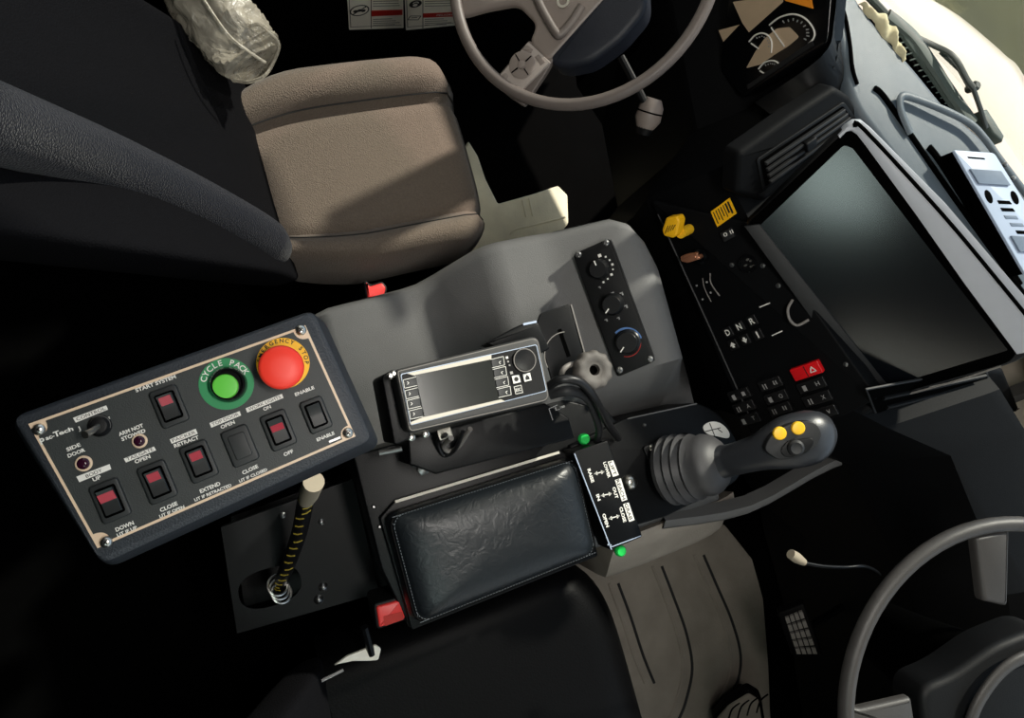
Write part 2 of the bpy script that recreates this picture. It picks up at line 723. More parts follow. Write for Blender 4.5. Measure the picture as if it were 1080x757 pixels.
# ------------------------------------------------------------------ dashboard
dash = thing('dashboard', (1.0, -.1, .1), 'dark grey dashboard with pale top across the cab front', 'dashboard')
# switch panel plane: leans forward, turned a little to the middle
p_a, p_b = pz(685, 210, .70), pz(790, 440, .70)
DP = Fr(p_b, p_a - p_b, V((.785, -.057, .86)) - V((.697, -.004, .70)))
DPn = DP
if DP.n.x > 0:
    DP = Fr(p_a, p_b - p_a, V((.785, -.057, .86)) - V((.697, -.004, .70)))


def build_dash():
    # top pad, grey
    TF = horiz(.93)
    near = [(868, -60), (868, 0), (884, 36), (893, 70), (893, 88), (905, 118), (930, 150), (1000, 240), (1092, 360)]
    far = [(1150, 270), (1080, 200), (1055, 166), (1033, 140), (1000, 113), (962, 66), (934, 36), (906, 0), (880, -60)]
    uv = TF.q(near + far, 0)
    m = MB()
    m.prism(TF, rpoly(uv, .02, 3), -.036, 0, .012)
    m.build('top_pad', 'dash_grey', dash)
    # central body under the switch panel
    m = MB()
    st = []
    for y, xl, zl, xt, zt, xr, zr in ((.80, .80, .70, .84, .80, .86, .83), (.62, .82, .70, .87, .80, .89, .85), (.30, .79, .70, .90, .84, .95, .88), (.235, .70, .70, .80, .86, .88, .885),
                                      (.20, .66, .70, .715, .83, .83, .855), (0, .697, .70, .757, .845, .90, .85), (-.206, .734, .70, .80, .85, 1.0, .855),
                                      (-.26, .79, .72, .86, .86, 1.05, .885), (-.34, .90, .72, .97, .86, 1.1, .885), (-.6, .98, .70, 1.03, .84, 1.06, .86), (-1.2, .90, .7, .94, .82, .96, .85)):
        xe = {.95: 0, .62: 0, .30: 1.02, .235: 1.04, .20: 1.06, 0: 1.08}.get(y, 1.08)
        st.append([V((min(xl + .12, 1.2), y, .15)), V((xl + .05, y, .55)), V((xl, y, zl - .02)), V((xl, y, zl)), V((xt, y, zt)), V((xr, y, zr)), V((max(xr + .01, xe), y, zr)), V((max(xr + .01, xe) - .01, y, .15))])
    m.loft(st)
    m.build('lower_body', 'dash_dark', dash, smooth=25)
    # switch panel plate
    m = MB()
    m.prism(DP, rpoly(DP.q([(687, 212), (795, 236), (926, 420), (888, 440), (792, 458)], 0.012), .006), -.02, .012, .003)
    m.build('switch_panel', 'dash_dark', dash)
    # groove line along rear edge
    m = MB()
    m.tube([DP.P(694, 226, .013), DP.P(748, 344, .013), DP.P(790, 438, .013)], .0018, 6)
    m.build('edge_trim', 'rubber', dash)


build_dash()


def dash_switches():
    H = .012
    cen = [(780.6, 415.2), (785.7, 427.9), (791, 440.8), (813.4, 403.6), (819.5, 417.5), (823.5, 430), (856.7, 404.9), (862.8, 419), (868.5, 434)]
    ex = V(DP.uv(868, 378, H)) - V(DP.uv(839, 388, H))
    ex.normalize()
    ey = V((-ex.y, ex.x))

    def quad(c, w, h):
        c = V(c)
        return [tuple(c + ex * (a * w / 2) + ey * (b * h / 2)) for a, b in ((-1, -1), (1, -1), (1, 1), (-1, 1))]
    px = (V(DP.uv(860, 380, H)) - V(DP.uv(830, 390, H))).length / 31.6
    icons = ['I', 'A', 'T', 'II', 'O', 'II', 'H', 'X', 'V']
    for i, (x, y) in enumerate(cen):
        c = DP.uv(x, y, H)
        w = 26 * px if i < 6 else 30 * px
        s = MB().prism(DP, rpoly(quad(c, w, 11.5 * px), .002, 3), H, H + .006, .0015).build('rocker_switch', 'switch_dark', dash)
        m = MB()
        for k, ic in ((-.24, '||' if i % 2 else '|'), (.24, icons[i])):
            a = V(c) + ex * (k * w)
            sz = 4.5 * px
            m.text(DP, ic, tuple(a - ex * sz * .45 - ey * sz * .5), tuple(a + ex * sz * .45 - ey * sz * .5), H + .0065, sz, px=False)
        m.build('icon', 'grey_print', s, smooth=0)
    # hazard switch
    c = V(DP.uv(852, 389.5, H))
    hz = MB().prism(DP, rpoly(quad(c, 31 * px, 13.5 * px), .002, 3), H, H + .009, .002).build('hazard_switch', 'red_plastic', dash)
    m = MB()
    m.prism(DP, quad(c, .9 * px, 12 * px), H + .009, H + .0094)
    m.build('split_line', 'black_print', hz, smooth=0)
    a = c + ex * 7 * px
    m = MB()
    tri = [a - ex * 3 * px - ey * 2.6 * px, a + ex * 3 * px - ey * 2.6 * px, a + ey * 3 * px]
    for i in range(3):
        p, q = tri[i], tri[(i + 1) % 3]
        d = (q - p).normalized()
        n = V((-d.y, d.x)) * .5 * px
        m.prism(DP, [tuple(p - n), tuple(q - n), tuple(q + n), tuple(p + n)], H + .009, H + .0096)
    m.build('triangle_mark', 'white_print', hz, smooth=0)
    # gear keys
    for ch, x, y in (('D', 768.5, 349.7), ('N', 780.5, 343.5), ('R', 794, 337.5), ('^', 774, 363), ('v', 786.5, 357.5), ('I', 800, 352)):
        c = V(DP.uv(x, y, H))
        k = MB().prism(DP, rpoly(quad(c, 10.5 * px, 11 * px), .0015, 3), H, H + .004, .001).build('gear_key', 'switch_dark', dash)
        m = MB()
        sz = 6.5 * px
        if ch in '^v':
            sg = 1 if ch == '^' else -1
            pts = [(-.5, -.1), (.5, -.1), (0, .55)]
            m.prism(DP, ccw([tuple(c + ex * (p * sz) + ey * (q * sz * sg)) for p, q in pts]), H + .004, H + .0044)
            m.prism(DP, quad(c - ey * (.25 * sz * sg), sz * .4, sz * .4), H + .004, H + .0044)
        elif ch == 'I':
            m.prism(DP, quad(c, sz * .25, sz * 1.1), H + .004, H + .0044)
        else:
            # letters face the rear-left, tops towards the screen
            m.text(DP, ch, tuple(c - ex * sz * .4 - ey * sz * .5), tuple(c + ex * sz * .4 - ey * sz * .5), H + .0041, sz, px=False, bold=.02)
        m.build('legend', 'white_print', k, smooth=0)
    for p, q in (((801, 324), (812, 319.5)), ((814, 354), (825, 349))):
        m = MB()
        m.line(DP, p, q, .0018, H, H + .001)
        m.build('panel_marking', 'white_print', dash, smooth=0)
    # bent grey hook beside the screen
    m = MB()
    m.tube(spline([DP.P(836, 316, .016), DP.P(831, 326, .024), DP.P(833, 337, .026), DP.P(841, 343, .024), DP.P(853, 337, .016)], 6), .0022, 8)
    m.build('hook', 'cable_grey', dash)
    # 12 V style round socket and screws
    F = DP
    u, v = F.uv(789, 278, H)
    s = MB().lathe(F, u, v, [(9.5 * px, H), (9.5 * px, H + .004), (7.5 * px, H + .005), (7 * px, H + .002)], 24).build('round_socket', 'black_gloss', dash)
    m = MB()
    for dx, dy in ((-3, 2), (2.5, -3), (3, 3), (-1, -4)):
        a, b = F.uv(789 + dx, 278 + dy, H + .005)
        m.lathe(F, a, b, [(1.1 * px, H + .002), (1.1 * px, H + .006)], 10)
    m.build('pin', 'chrome', s)
    for x, y in ((772, 279), (804.6, 280), (821, 301), (892, 384)):
        a, b = F.uv(x, y, H)
        MB().lathe(F, a, b, [(2.6 * px, H), (2.4 * px, H + .002), (1.2 * px, H + .0028)], 12).build('screw', 'steel', dash)
    # small grey rocker under the label
    c = V(F.uv(768.5, 247, H))
    k = MB().prism(F, rpoly(quad(c, 13 * px, 10 * px), .0015, 3), H, H + .007, .002).build('rocker_switch', 'rubber', dash)
    MB().text(F, '0 II', F.uv(764, 250, H + .0075), F.uv(774, 245.5, H + .0075), H + .0075, 4 * px, px=False).build('icon', 'white_print', k, smooth=0)
    # curved slot marks of the lower switch bank
    m = MB()
    m.tube(spline([F.P(749, 288, H), F.P(750, 299, H + .003), F.P(759, 312, H)], 5), .0012, 6)
    m.tube(spline([F.P(741, 293, H), F.P(743, 304, H + .002), F.P(750, 318, H)], 5), .0008, 6)
    m.build('slot_trim', 'cable_grey', dash)
    m = MB()
    for x, y in ((735, 301), (745.5, 297.5), (749.5, 308.5), (741, 315.5)):
        a = F.uv(x, y, H)
        m.prism(F, rrect(a[0], a[1], .003, .003, .0005, 2), H, H + .0006)
    m.build('icon', 'grey_print', dash, smooth=0)
    # yellow warning label on the panel
    lb = MB().prism(F, F.q([(749.5, 223.3), (769.5, 208.5), (777, 225), (756.5, 239.5)], H + .001), H, H + .0012).build('warning_label', 'yellow_ring', dash, smooth=0)
    m = MB()
    A, B, C_, D_ = V((749.5, 223.3)), V((769.5, 208.5)), V((777, 225)), V((756.5, 239.5))
    for i in range(7):
        t = .1 + .125 * i
        p = A.lerp(B, t)
        q = D_.lerp(C_, t)
        m.line(F, tuple(p.lerp(q, .12)), tuple(p.lerp(q, .72 if i % 2 else .86)), 1.0 * px if i < 5 else 1.9 * px, H + .0012, H + .0016)
    m.build('lettering', 'black_print', lb, smooth=0)
    # parking brake knob, pulled out towards the driver
    KF = Fr(F.P(727, 241.5, H), F.u, F.v)
    kb = MB().lathe(KF, 0, 0, [(.0085, 0), (.0085, .031)], 20).build('brake_knob', 'yellow_plastic', dash)
    cu = KF.uv(707.5, 239.5, .05)
    pts = KF.q([(702, 229.5), (714, 228), (716.5, 233), (713.5, 248), (709, 251.5), (699.5, 249), (697.5, 243)], .05)
    MB().prism(KF, rpoly(pts, .003, 3), .03, .05, .004).build('knob_face', 'yellow_ring', kb)
    m = MB()
    for i in range(4):
        x0, y0 = 701.5 + 2.6 * i, 246 - 1.2 * i
        m.line(KF, (x0, y0), (x0 + 3, y0 - 8 + i * .8), .0012, .05, .0504)
    m.build('lettering', 'black_print', kb, smooth=0)
    # ignition barrel
    a = F.uv(740, 269.5, H)
    MB().lathe(F, *a, [(.013, H), (.013, H + .008), (.008, H + .010), (.006, H + .006)], 24).build('ignition_barrel', 'black_gloss', dash)


dash_switches()


def build_key():
    F = Fr(DP.P(740, 269.5, .02), DP.u, DP.v)
    t = thing('ignition_key', F.o, 'copper coloured key sticking out of the ignition barrel', 'key')
    m = MB()
    m.tube([F.W(0, 0, -.004), F.W(0, 0, .012), F.P(733, 271, .014)], .0035, 10)
    m.build('key_blade', 'brass_steel', t)
    m = MB()
    m.prism(F, rpoly(F.q([(735, 266.5), (735, 274.5), (724, 278), (717, 276), (716.5, 271), (724, 268)], .018), .002, 3), .011, .016, .002)
    m.build('key_bow', 'brass_steel', t)


build_key()


def build_vents():
    VF = Fr(pz(795, 165, .905), pz(890, 105, .935) - pz(795, 165, .905), V((-.2, .5, .9)).cross(V((1, 0, 0))))
    o = pz(798, 200, .88)
    VF = Fr(o, pz(905, 125, .915) - o, pz(790, 163, .915) - o)
    if VF.n.z < 0:
        VF = Fr(o, pz(905, 125, .915) - o, o - pz(790, 163, .915))
    # hump that carries the vent
    m = MB()
    m.prism(VF, rpoly(VF.q([(776, 205), (779, 161), (836, 121), (882, 91), (898, 101), (912, 130), (806, 214)], 0), .008), -.03, 0, .01)
    m.build('vent_hump', 'dash_dark', dash)
    fr = MB()
    q = VF.q([(797, 168), (889, 107), (904, 127), (804, 201)], .001)
    fr.prism(VF, rpoly(q, .005), 0, .003, .001)
    v = fr.build('air_vent', 'black_plastic', dash)
    q2 = inset(q, .005)
    MB().prism(VF, rpoly(q2, .003), .003, .0036).build('vent_opening', 'black_void', v)
    qq = [V(p) for p in (VF.uv(797, 168), VF.uv(889, 107), VF.uv(904, 127), VF.uv(804, 201))]
    m = MB()
    for t in (.22, .42, .62, .82):
        a, b = qq[0].lerp(qq[3], t), qq[1].lerp(qq[2], t)
        a, b = a.lerp(b, .06), a.lerp(b, .94)
        d = (b - a).normalized()
        n = V((-d.y, d.x))
        m.prism(VF, [tuple(a - n * .0025), tuple(b - n * .0025), tuple(b + n * .0025), tuple(a + n * .0025)], .0036, .009, .001)
    m.build('louvre', 'rubber', v)
    c = (qq[0] + qq[1] + qq[2] + qq[3]) / 4
    MB().prism(VF, rrect(c.x, c.y, .02, .016, .003), .004, .014, .002).build('slider', 'black_plastic', v)
    # right vent below the screen
    o = pz(930, 442, .83)
    RF = Fr(o, pz(1045, 411, .83) - o, pz(925, 428, .87) - o)
    if RF.n.z < 0:
        RF = Fr(o, pz(1045, 411, .83) - o, o - pz(925, 428, .87))
    m = MB()
    m.prism(RF, rpoly(RF.q([(906, 440), (920, 430), (1046, 390), (1060, 392), (1076, 432), (904, 484)], 0), .008), -.05, 0, .008)
    m.build('vent_hump', 'dash_dark', dash)
    q = RF.q([(914, 407), (924, 425), (1042, 388), (1044, 408), (926, 443), (912, 416)], .001)
    q = RF.q([(912, 410), (1040, 386), (1045, 409), (925, 443)], .001)
    v = MB().prism(RF, rpoly(q, .005), 0, .003, .001).build('air_vent', 'rubber', dash)
    MB().prism(RF, rpoly(inset(q, .0035), .003), .003, .0036).build('vent_opening', 'black_void', v)
    qq = [V(p) for p in q]
    m = MB()
    for t in (.3, .6):
        a, b = qq[0].lerp(qq[3], t), qq[1].lerp(qq[2], t)
        a, b = a.lerp(b, .1), a.lerp(b, .96)
        d = (b - a).normalized()
        n = V((-d.y, d.x))
        m.prism(RF, [tuple(a - n * .003), tuple(b - n * .003), tuple(b + n * .003), tuple(a + n * .003)], .0036, .008, .001)
    m.build('louvre', 'black_plastic', v)


build_vents()


def build_dash_trim():
    TF = horiz(.93)
    # raised ribs that part the pad, with dark gaps between
    m = MB()
    m.tube(spline([TF.P(873, -20, .001), TF.P(889, 10, .001), TF.P(896, 45, .001), TF.P(899, 72, .001), TF.P(904, 89, .001)], 5), .003, 8)
    m.build('pad_seam', 'black_void', dash)
    m = MB()
    m.tube(spline([TF.P(922, 93, .001), TF.P(932, 102, .001), TF.P(960, 142, .001), TF.P(1000, 200, .001), TF.P(1040, 256, .001), TF.P(1085, 318, .001)], 5), .0045, 8)
    m.build('pad_seam', 'black_void', dash)
    m = MB()
    m.tube(spline([TF.P(979, 155, .001), TF.P(992, 172, .001), TF.P(1030, 232, .001), TF.P(1075, 300, .001)], 5), .0055, 8)
    m.build('pad_seam', 'black_void', dash)
    # tray rim
    m = MB()
    rim = spline([TF.P(960, 141, .004), TF.P(950, 116, .008), TF.P(951, 102, .01), TF.P(965, 104, .01), TF.P(998, 117, .012), TF.P(1024, 131, .012), TF.P(1040, 148, .012), TF.P(1056, 170, .012), TF.P(1090, 215, .012)], 6)
    m.tube(rim, .0065, 8, flat=.6)
    m.build('tray_rim', 'dash_grey', dash, smooth=60)
    # rubber strip and honeycomb grille at the foot of the windscreen
    m = MB()
    GF = horiz(.90)
    m.prism(GF, GF.q([(912, 10), (938, 22), (962, 60), (1000, 108), (1012, 122), (998, 114), (975, 85), (950, 52), (925, 28)], .01), 0, .012, .002)
    m.build('defrost_grille', 'black_void', dash)
    m = MB()
    for i in range(14):
        t = i / 13
        a = V((946, 40)).lerp(V((1006, 114)), t)
        m.tube([GF.P(a.x - 5, a.y + 1, .013), GF.P(a.x + 5, a.y - 2, .013)], .0012, 6)
    m.build('grille_rib', 'seal_grey', dash)
    m = MB()
    m.tube(spline([GF.P(912, -8, .01), GF.P(940, 22, .012), GF.P(965, 56, .012), GF.P(990, 92, .012), GF.P(1012, 124, .012)], 5), .006, 8)
    m.build('seal_bead', 'seal_grey', dash)
    m = MB()
    m.tube(spline([GF.P(936, 16, .016), GF.P(962, 38, .016), GF.P(982, 66, .018), GF.P(1003, 98, .018), GF.P(1026, 130, .018)], 5), .012, 8, flat=.5, up=(0, 0, 1))
    m.build('windshield_seal', 'seal_grey', dash)
    # lower grey lip right of the console
    m = MB()
    a = [pz(700, 556, .60), pz(790, 540, .62), pz(880, 492, .69), pz(960, 468, .70), pz(1080, 420, .72), pz(1150, 395, .72)]
    a = spline(a, 4)
    m.loft([[p + V((.01, .006, -.03)) for p in a], [p + V((0, -.004, -.006)) for p in a], a, [p + V((.004, .012, .006)) for p in a], [p + V((.012, .026, -.02)) for p in a]], False, False, closed=False)
    m.build('lower_lip', 'console_plastic', dash, smooth=60)


build_dash_trim()


def build_cluster():
    a = pz(789, 92, .80)
    b = py_(855, 46, a.y)
    F = Fr(a, b - a, V((0, 1, 0)))
    if F.n.z < 0:
        F = Fr(a, b - a, V((0, -1, 0)))
    m = MB()
    m.prism(F, rpoly(F.q([(782, 104), (758, 72), (772, -40), (880, -50), (872, 46)], 0), .01), -.03, 0, .004)
    c = m.build('instrument_cluster', 'black_gloss', dash)
    # recess walls around the cluster
    m = MB()
    m.line(F, (788, 92), (856, 46), .007, 0, .004)
    m.build('cluster_rim', 'rubber', c)
    px = (V(F.uv(840, 30)) - V(F.uv(820, 30))).length / 20
    for arc, nd, ctr in (([(811.5, 26.4), (822, 18.5), (836.6, 15), (849, 19.5), (857.7, 30), (858.4, 39.6), (850, 49)], ((813, 29), (827, 49)), (836, 34)),
                         ([(790, 44), (796, 37.5), (803.6, 35), (810.5, 38), (814, 45), (813.5, 55.5)], ((791.7, 45.6), (800, 51.5)), (803, 46)),
                         ([(800, 72.6), (805.5, 66.5), (812.8, 64), (818.5, 65), (823.4, 69)], ((801, 74.6), (809.5, 80)), (812, 74))):
        pts = spline([F.P(x, y, .001) for x, y in arc], 6)
        g = MB().tube(pts, .7 * px, 6).build('gauge', 'white_print', c, smooth=60)
        m = MB()
        for k in range(2, len(arc) * 2 - 2):
            p = V(arc[k // 2]) if k % 2 == 0 else (V(arc[k // 2]) + V(arc[k // 2 + 1])) / 2
            m.line(F, tuple(p.lerp(V(ctr), .22)), tuple(p.lerp(V(ctr), .36)), .9 * px, .0002, .0008)
        m.build('tick_mark', 'grey_print', g, smooth=0)
        m = MB()
        m.line(F, *nd, 1.0 * px, .001, .002)
        m.build('needle', 'white_print', g, smooth=0)
    m = MB()
    m.prism(F, rpoly(F.q([(787, 72), (797, 54), (807, 40), (819.5, 30), (833, 28.4), (843, 39), (831, 49), (818, 57), (802, 68)], .0002), .004), .0001, .0006)  # beige outdoor reflection in the lens, put into the colour
    m.build('painted_reflection', 'reflection_beige', c, smooth=0)
    m = MB()
    m.prism(F, F.q([(773, 2), (826, -6), (826, 2), (790, 34), (783, 24)], .0002), .0001, .0006)  # further beige reflections laid on as coloured patches
    m.prism(F, F.q([(758, 32), (780, 26), (763, 44)], .0002), .0001, .0006)
    m.build('upper_reflection', 'reflection_beige', c, smooth=0)
    MB().prism(F, F.q([(826, -2), (830, 1), (858, 9), (855, -6)], .0002), .0001, .002).build('warning_lens', 'orange_plastic', c, smooth=0)
    # dark cowl between cluster and grey pad
    m = MB()
    b0 = spline([F.P(796, 108, .0), F.P(866, 60, .0), F.P(880, 20, .0), F.P(884, -40, .0)], 5)
    t0 = spline([pz(812, 120, .90), pz(884, 88, .925), pz(884, 40, .925), pz(868, -20, .925)], 5)
    m.loft([b0, t0, [p + V((.03, -.02, -.03)) for p in t0], [p + V((.03, -.02, -.03)) for p in b0]], False, False, closed=False)
    m.build('cluster_cowl', 'black_plastic', dash, smooth=60)


build_cluster()


def build_screen():
    bl, br = pz(790, 240, .865), pz(925, 418, .865)
    mid_b, mid_t = V((.785, -.057, .865)), V((.900, .003, 1.005))
    F = Fr(bl, br - bl, mid_t - mid_b)
    if F.n.z < 0:
        F = Fr(br, bl - br, mid_t - mid_b)
    t = thing('touch_screen', (bl + br) / 2, 'large black monitor with silver frame on the dashboard', 'monitor')
    out = [(786, 238), (893, 133), (912, 138), (1092, 372), (1070, 385), (930, 424)]
    body = rpoly(F.q(out, 0), [.006, .012, .02, .02, .02, .01])
    MB().prism(F, body, -.035, -.004, .004).build('back_shell', 'black_plastic', t)
    # black gap then silver frame band along top and right
    MB().prism(F, rpoly(F.q([(787, 238), (884, 146), (893, 138), (903, 141), (915, 156), (1022, 300), (1074, 370), (1066, 382), (929, 421)], 0), .01), -.006, .0, .002).build('bezel', 'black_void', t)
    m = MB()
    outer = [(884, 143), (893, 134), (901, 129), (910, 129), (922, 139), (1002, 220), (1070, 300), (1122, 360)]
    inner = [(886, 146), (893, 139), (898, 138), (904, 142), (914, 155), (966, 226), (1018, 300), (1073, 374)]
    o3 = [F.uv(*p, .003) for p in outer]
    i3 = [F.uv(*p, .003) for p in inner]
    R = []
    for a, b in zip(o3, i3):
        R.append([F.W(*a, -.03), F.W(*a, .001), F.W(*V(a).lerp(V(b), .15), .003), F.W(*V(a).lerp(V(b), .85), .003), F.W(*b, .001), F.W(*b, -.03)])
    m.loft(R)
    m.build('frame', 'screen_frame', t, smooth=40)
    m = MB()
    m.tube(spline([F.P(902, 134, .0035), F.P(911, 136, .0035), F.P(994, 226, .0035), F.P(1056, 300, .0035), F.P(1108, 364, .0035)], 5), .0028, 6)
    m.build('frame_groove', 'black_void', t)
    MB().prism(F, rpoly(F.q([(799, 240), (890, 153), (899, 156), (1009, 300), (1063, 369), (934, 408)], .001), .003), 0, .0016).build('glass', 'screen_glass', t)
    m = MB()
    m.prism(F, F.q([(785, 238), (801, 236), (938, 408), (928, 424), (906, 404)], .001), 0, .005, .001)
    m.build('lower_trim', 'rubber', t)
    m = MB()
    m.tube(spline([F.P(932, 422, .0), F.P(1000, 404, .002), F.P(1056, 386, .001)], 5), .0016, 6)
    m.build('edge_bead', 'cable_grey', t)
    m = MB()
    for i in range(4):
        m.tube([F.P(909 + i * 3, 405 + i * 5.5, -.002), F.P(917 + i * 3, 402 + i * 5.5, .0)], .003, 8)
    m.build('hinge', 'black_plastic', t)


build_screen()


def build_device():
    F = fr_px(.962, (1006, 158), (1049, 161))
    A = [(1006, 158), (1049, 161), (1090, 227), (1108, 262), (1082, 290)]
    t = thing('control_module', pz(1060, 230, .93), 'pale grey slotted control unit standing on the dashboard top', 'control unit')
    uv = rpoly(F.q(A, 0), [.004, .006, .004, .006, .004], 4)
    MB().prism(F, inset(uv, .0008), -.031, -.004).build('case', 'black_void', t, smooth=0)
    face = MB().prism(F, uv, -.004, 0, .0015).build('front_plate', 'device_grey', t)

    def quad(zp, h0, h1, name, m, r=.001):
        return MB().prism(F, rpoly(F.q([(980 + x / 4.73, 140 + y / 4.73) for x, y in zp], h1), r, 3), h0, h1, .0003).build(name, m, t)
    quad([(190, 118), (275, 125), (282, 133), (198, 127)], 0, .0006, 'slot', 'black_void')
    quad([(205, 178), (360, 190), (408, 262), (250, 252)], 0, .003, 'display', 'device_screen', .002)
    quad([(410, 512), (520, 520), (560, 600), (455, 592)], 0, .003, 'display', 'device_screen', .002)
    for c in ((298, 318), (428, 323)):
        x, y = c
        pts = []
        for i in range(16):
            a = i / 16 * 2 * math.pi
            dx, dy = 17 * math.cos(a), 34 * math.sin(a)
            pts.append((x + dx + dy * .35, y + dy))
        quad(pts, 0, .0006, 'round_hole', 'black_void', 0)
    for (x, y), mm in (((340, 336), 'black_void'), ((356, 373), 'black_void'), ((373, 411), 'device_screen'), ((402, 448), 'device_screen'), ((432, 486), 'black_void')):
        quad([(x, y), (x + 62, y + 3), (x + 75, y + 20), (x + 10, y + 18)], 0, .0007, 'slot', mm)
    m = MB()
    for x, y in ((375, 160), (415, 228)):
        m.lathe(F, *F.uv(980 + x / 4.73, 140 + y / 4.73, -.01), [(.004, -.02), (.004, -.008), (.002, -.005)], 12)
    m.build('screw', 'steel', t)


build_device()


def build_cloth():
    m = MB()
    F = horiz(.915)
    a = spline([F.P(906, 4, .015), F.P(918, 18, .015), F.P(932, 38, .015), F.P(944, 52, .015), F.P(952, 66, .015)], 8)
    b = spline([F.P(911, 4, .015), F.P(926, 12, .02), F.P(940, 24, .02), F.P(948, 40, .02), F.P(955, 62, .015)], 8)
    R = []
    n = len(a)
    for i, (p, q) in enumerate(zip(a, b)):
        row = []
        for k in range(7):
            s_ = k / 6
            x = p.lerp(q, s_)
            x.z += .0022 * math.sin(i * .9 + s_ * 3) + .005 * math.sin(math.pi * s_) + random.uniform(-.001, .001)
            x += (q - p).normalized() * (.003 * math.sin(i * .7))
            row.append(x)
        for k in range(6, -1, -1):
            row.append(row[k] - V((0, 0, .003)))
        R.append(row)
    m.loft(R)
    o = m.build('folded_cloth', 'cream_cloth', smooth=70)
    tag(o, 'cream crumpled cloth tucked between dashboard top and windshield', 'cloth')


build_cloth()


# ------------------------------------------------------------------ console (engine cover) and what stands on it
def build_console():
    t = thing('centre_console', (.4, -.1, 0), 'grey moulded plastic console between the two seats', 'console')
    st = [(.085, .585, .150, -.34), (.11, .60, .155, -.345), (.235, .60, .158, -.345), (.262, .606, .160, -.345), (.29, .628, .166, -.345), (.345, .682, .180, -.345), (.366, .696, .183, -.345), (.385, .70, .184, -.35), (.44, .705, .182, -.35),
          (.475, .714, .178, -.352), (.55, .757, .172, -.356), (.572, .766, .158, -.357), (.588, .768, .128, -.358), (.604, .758, .088, -.36), (.618, .735, .045, -.36), (.632, .69, .0, -.362), (.655, .64, -.04, -.362), (.70, .60, -.06, -.362)]
    R = []
    for x, z, yl, yr in st:
        zr = .597 if x > .09 else .585
        fl = max(0, min(1, (x - .476) / .05)) ** .5
        fx = .004 + .02 * fl
        R.append([V((x, yl + .02, .02)), V((x, yl + .006, z - .04)), V((x, yl, z - .010)), V((x, yl - .006, z - .002)), V((x, yl - .016, z)), V((x, min(.02, yl - .03), z)), V((x, -.10 if yl < .02 else -.07, z)), V((x, -.125, min(z, .66))), V((x, -.16, zr)),
                  V((x, yr + .03, zr)), V((x, yr + .01, zr - .006)), V((x, yr - .002 - fx * .4, zr - .012 - .035 * fl)), V((x, yr - .006 - fx, zr - .02 - .055 * fl)), V((x, yr - .008 - fx, zr - .04 - .06 * fl)), V((x, yr - .010 - fx * .9, .02))])
    m = MB()
    m.loft(R)
    m.build('cover', 'console_plastic', t, smooth=60)
    m = MB()
    sk = []
    for x, z in ((.478, .58), (.50, .588), (.56, .59), (.62, .59), (.68, .588), (.72, .58), (.75, .565)):
        sk.append([V((x, -.358, z)), V((x, -.372, z - .002)), V((x, -.40, z - .035)), V((x, -.434, z - .072)), V((x, -.444, z - .085)), V((x, -.446, z - .12)), V((x, -.44, .30)), V((x, -.40, .30)), V((x, -.36, z - .05))])
    m.loft(sk)
    m.build('side_skirt', 'floor_mat_grey', t, smooth=60)
    return t


console = build_console()


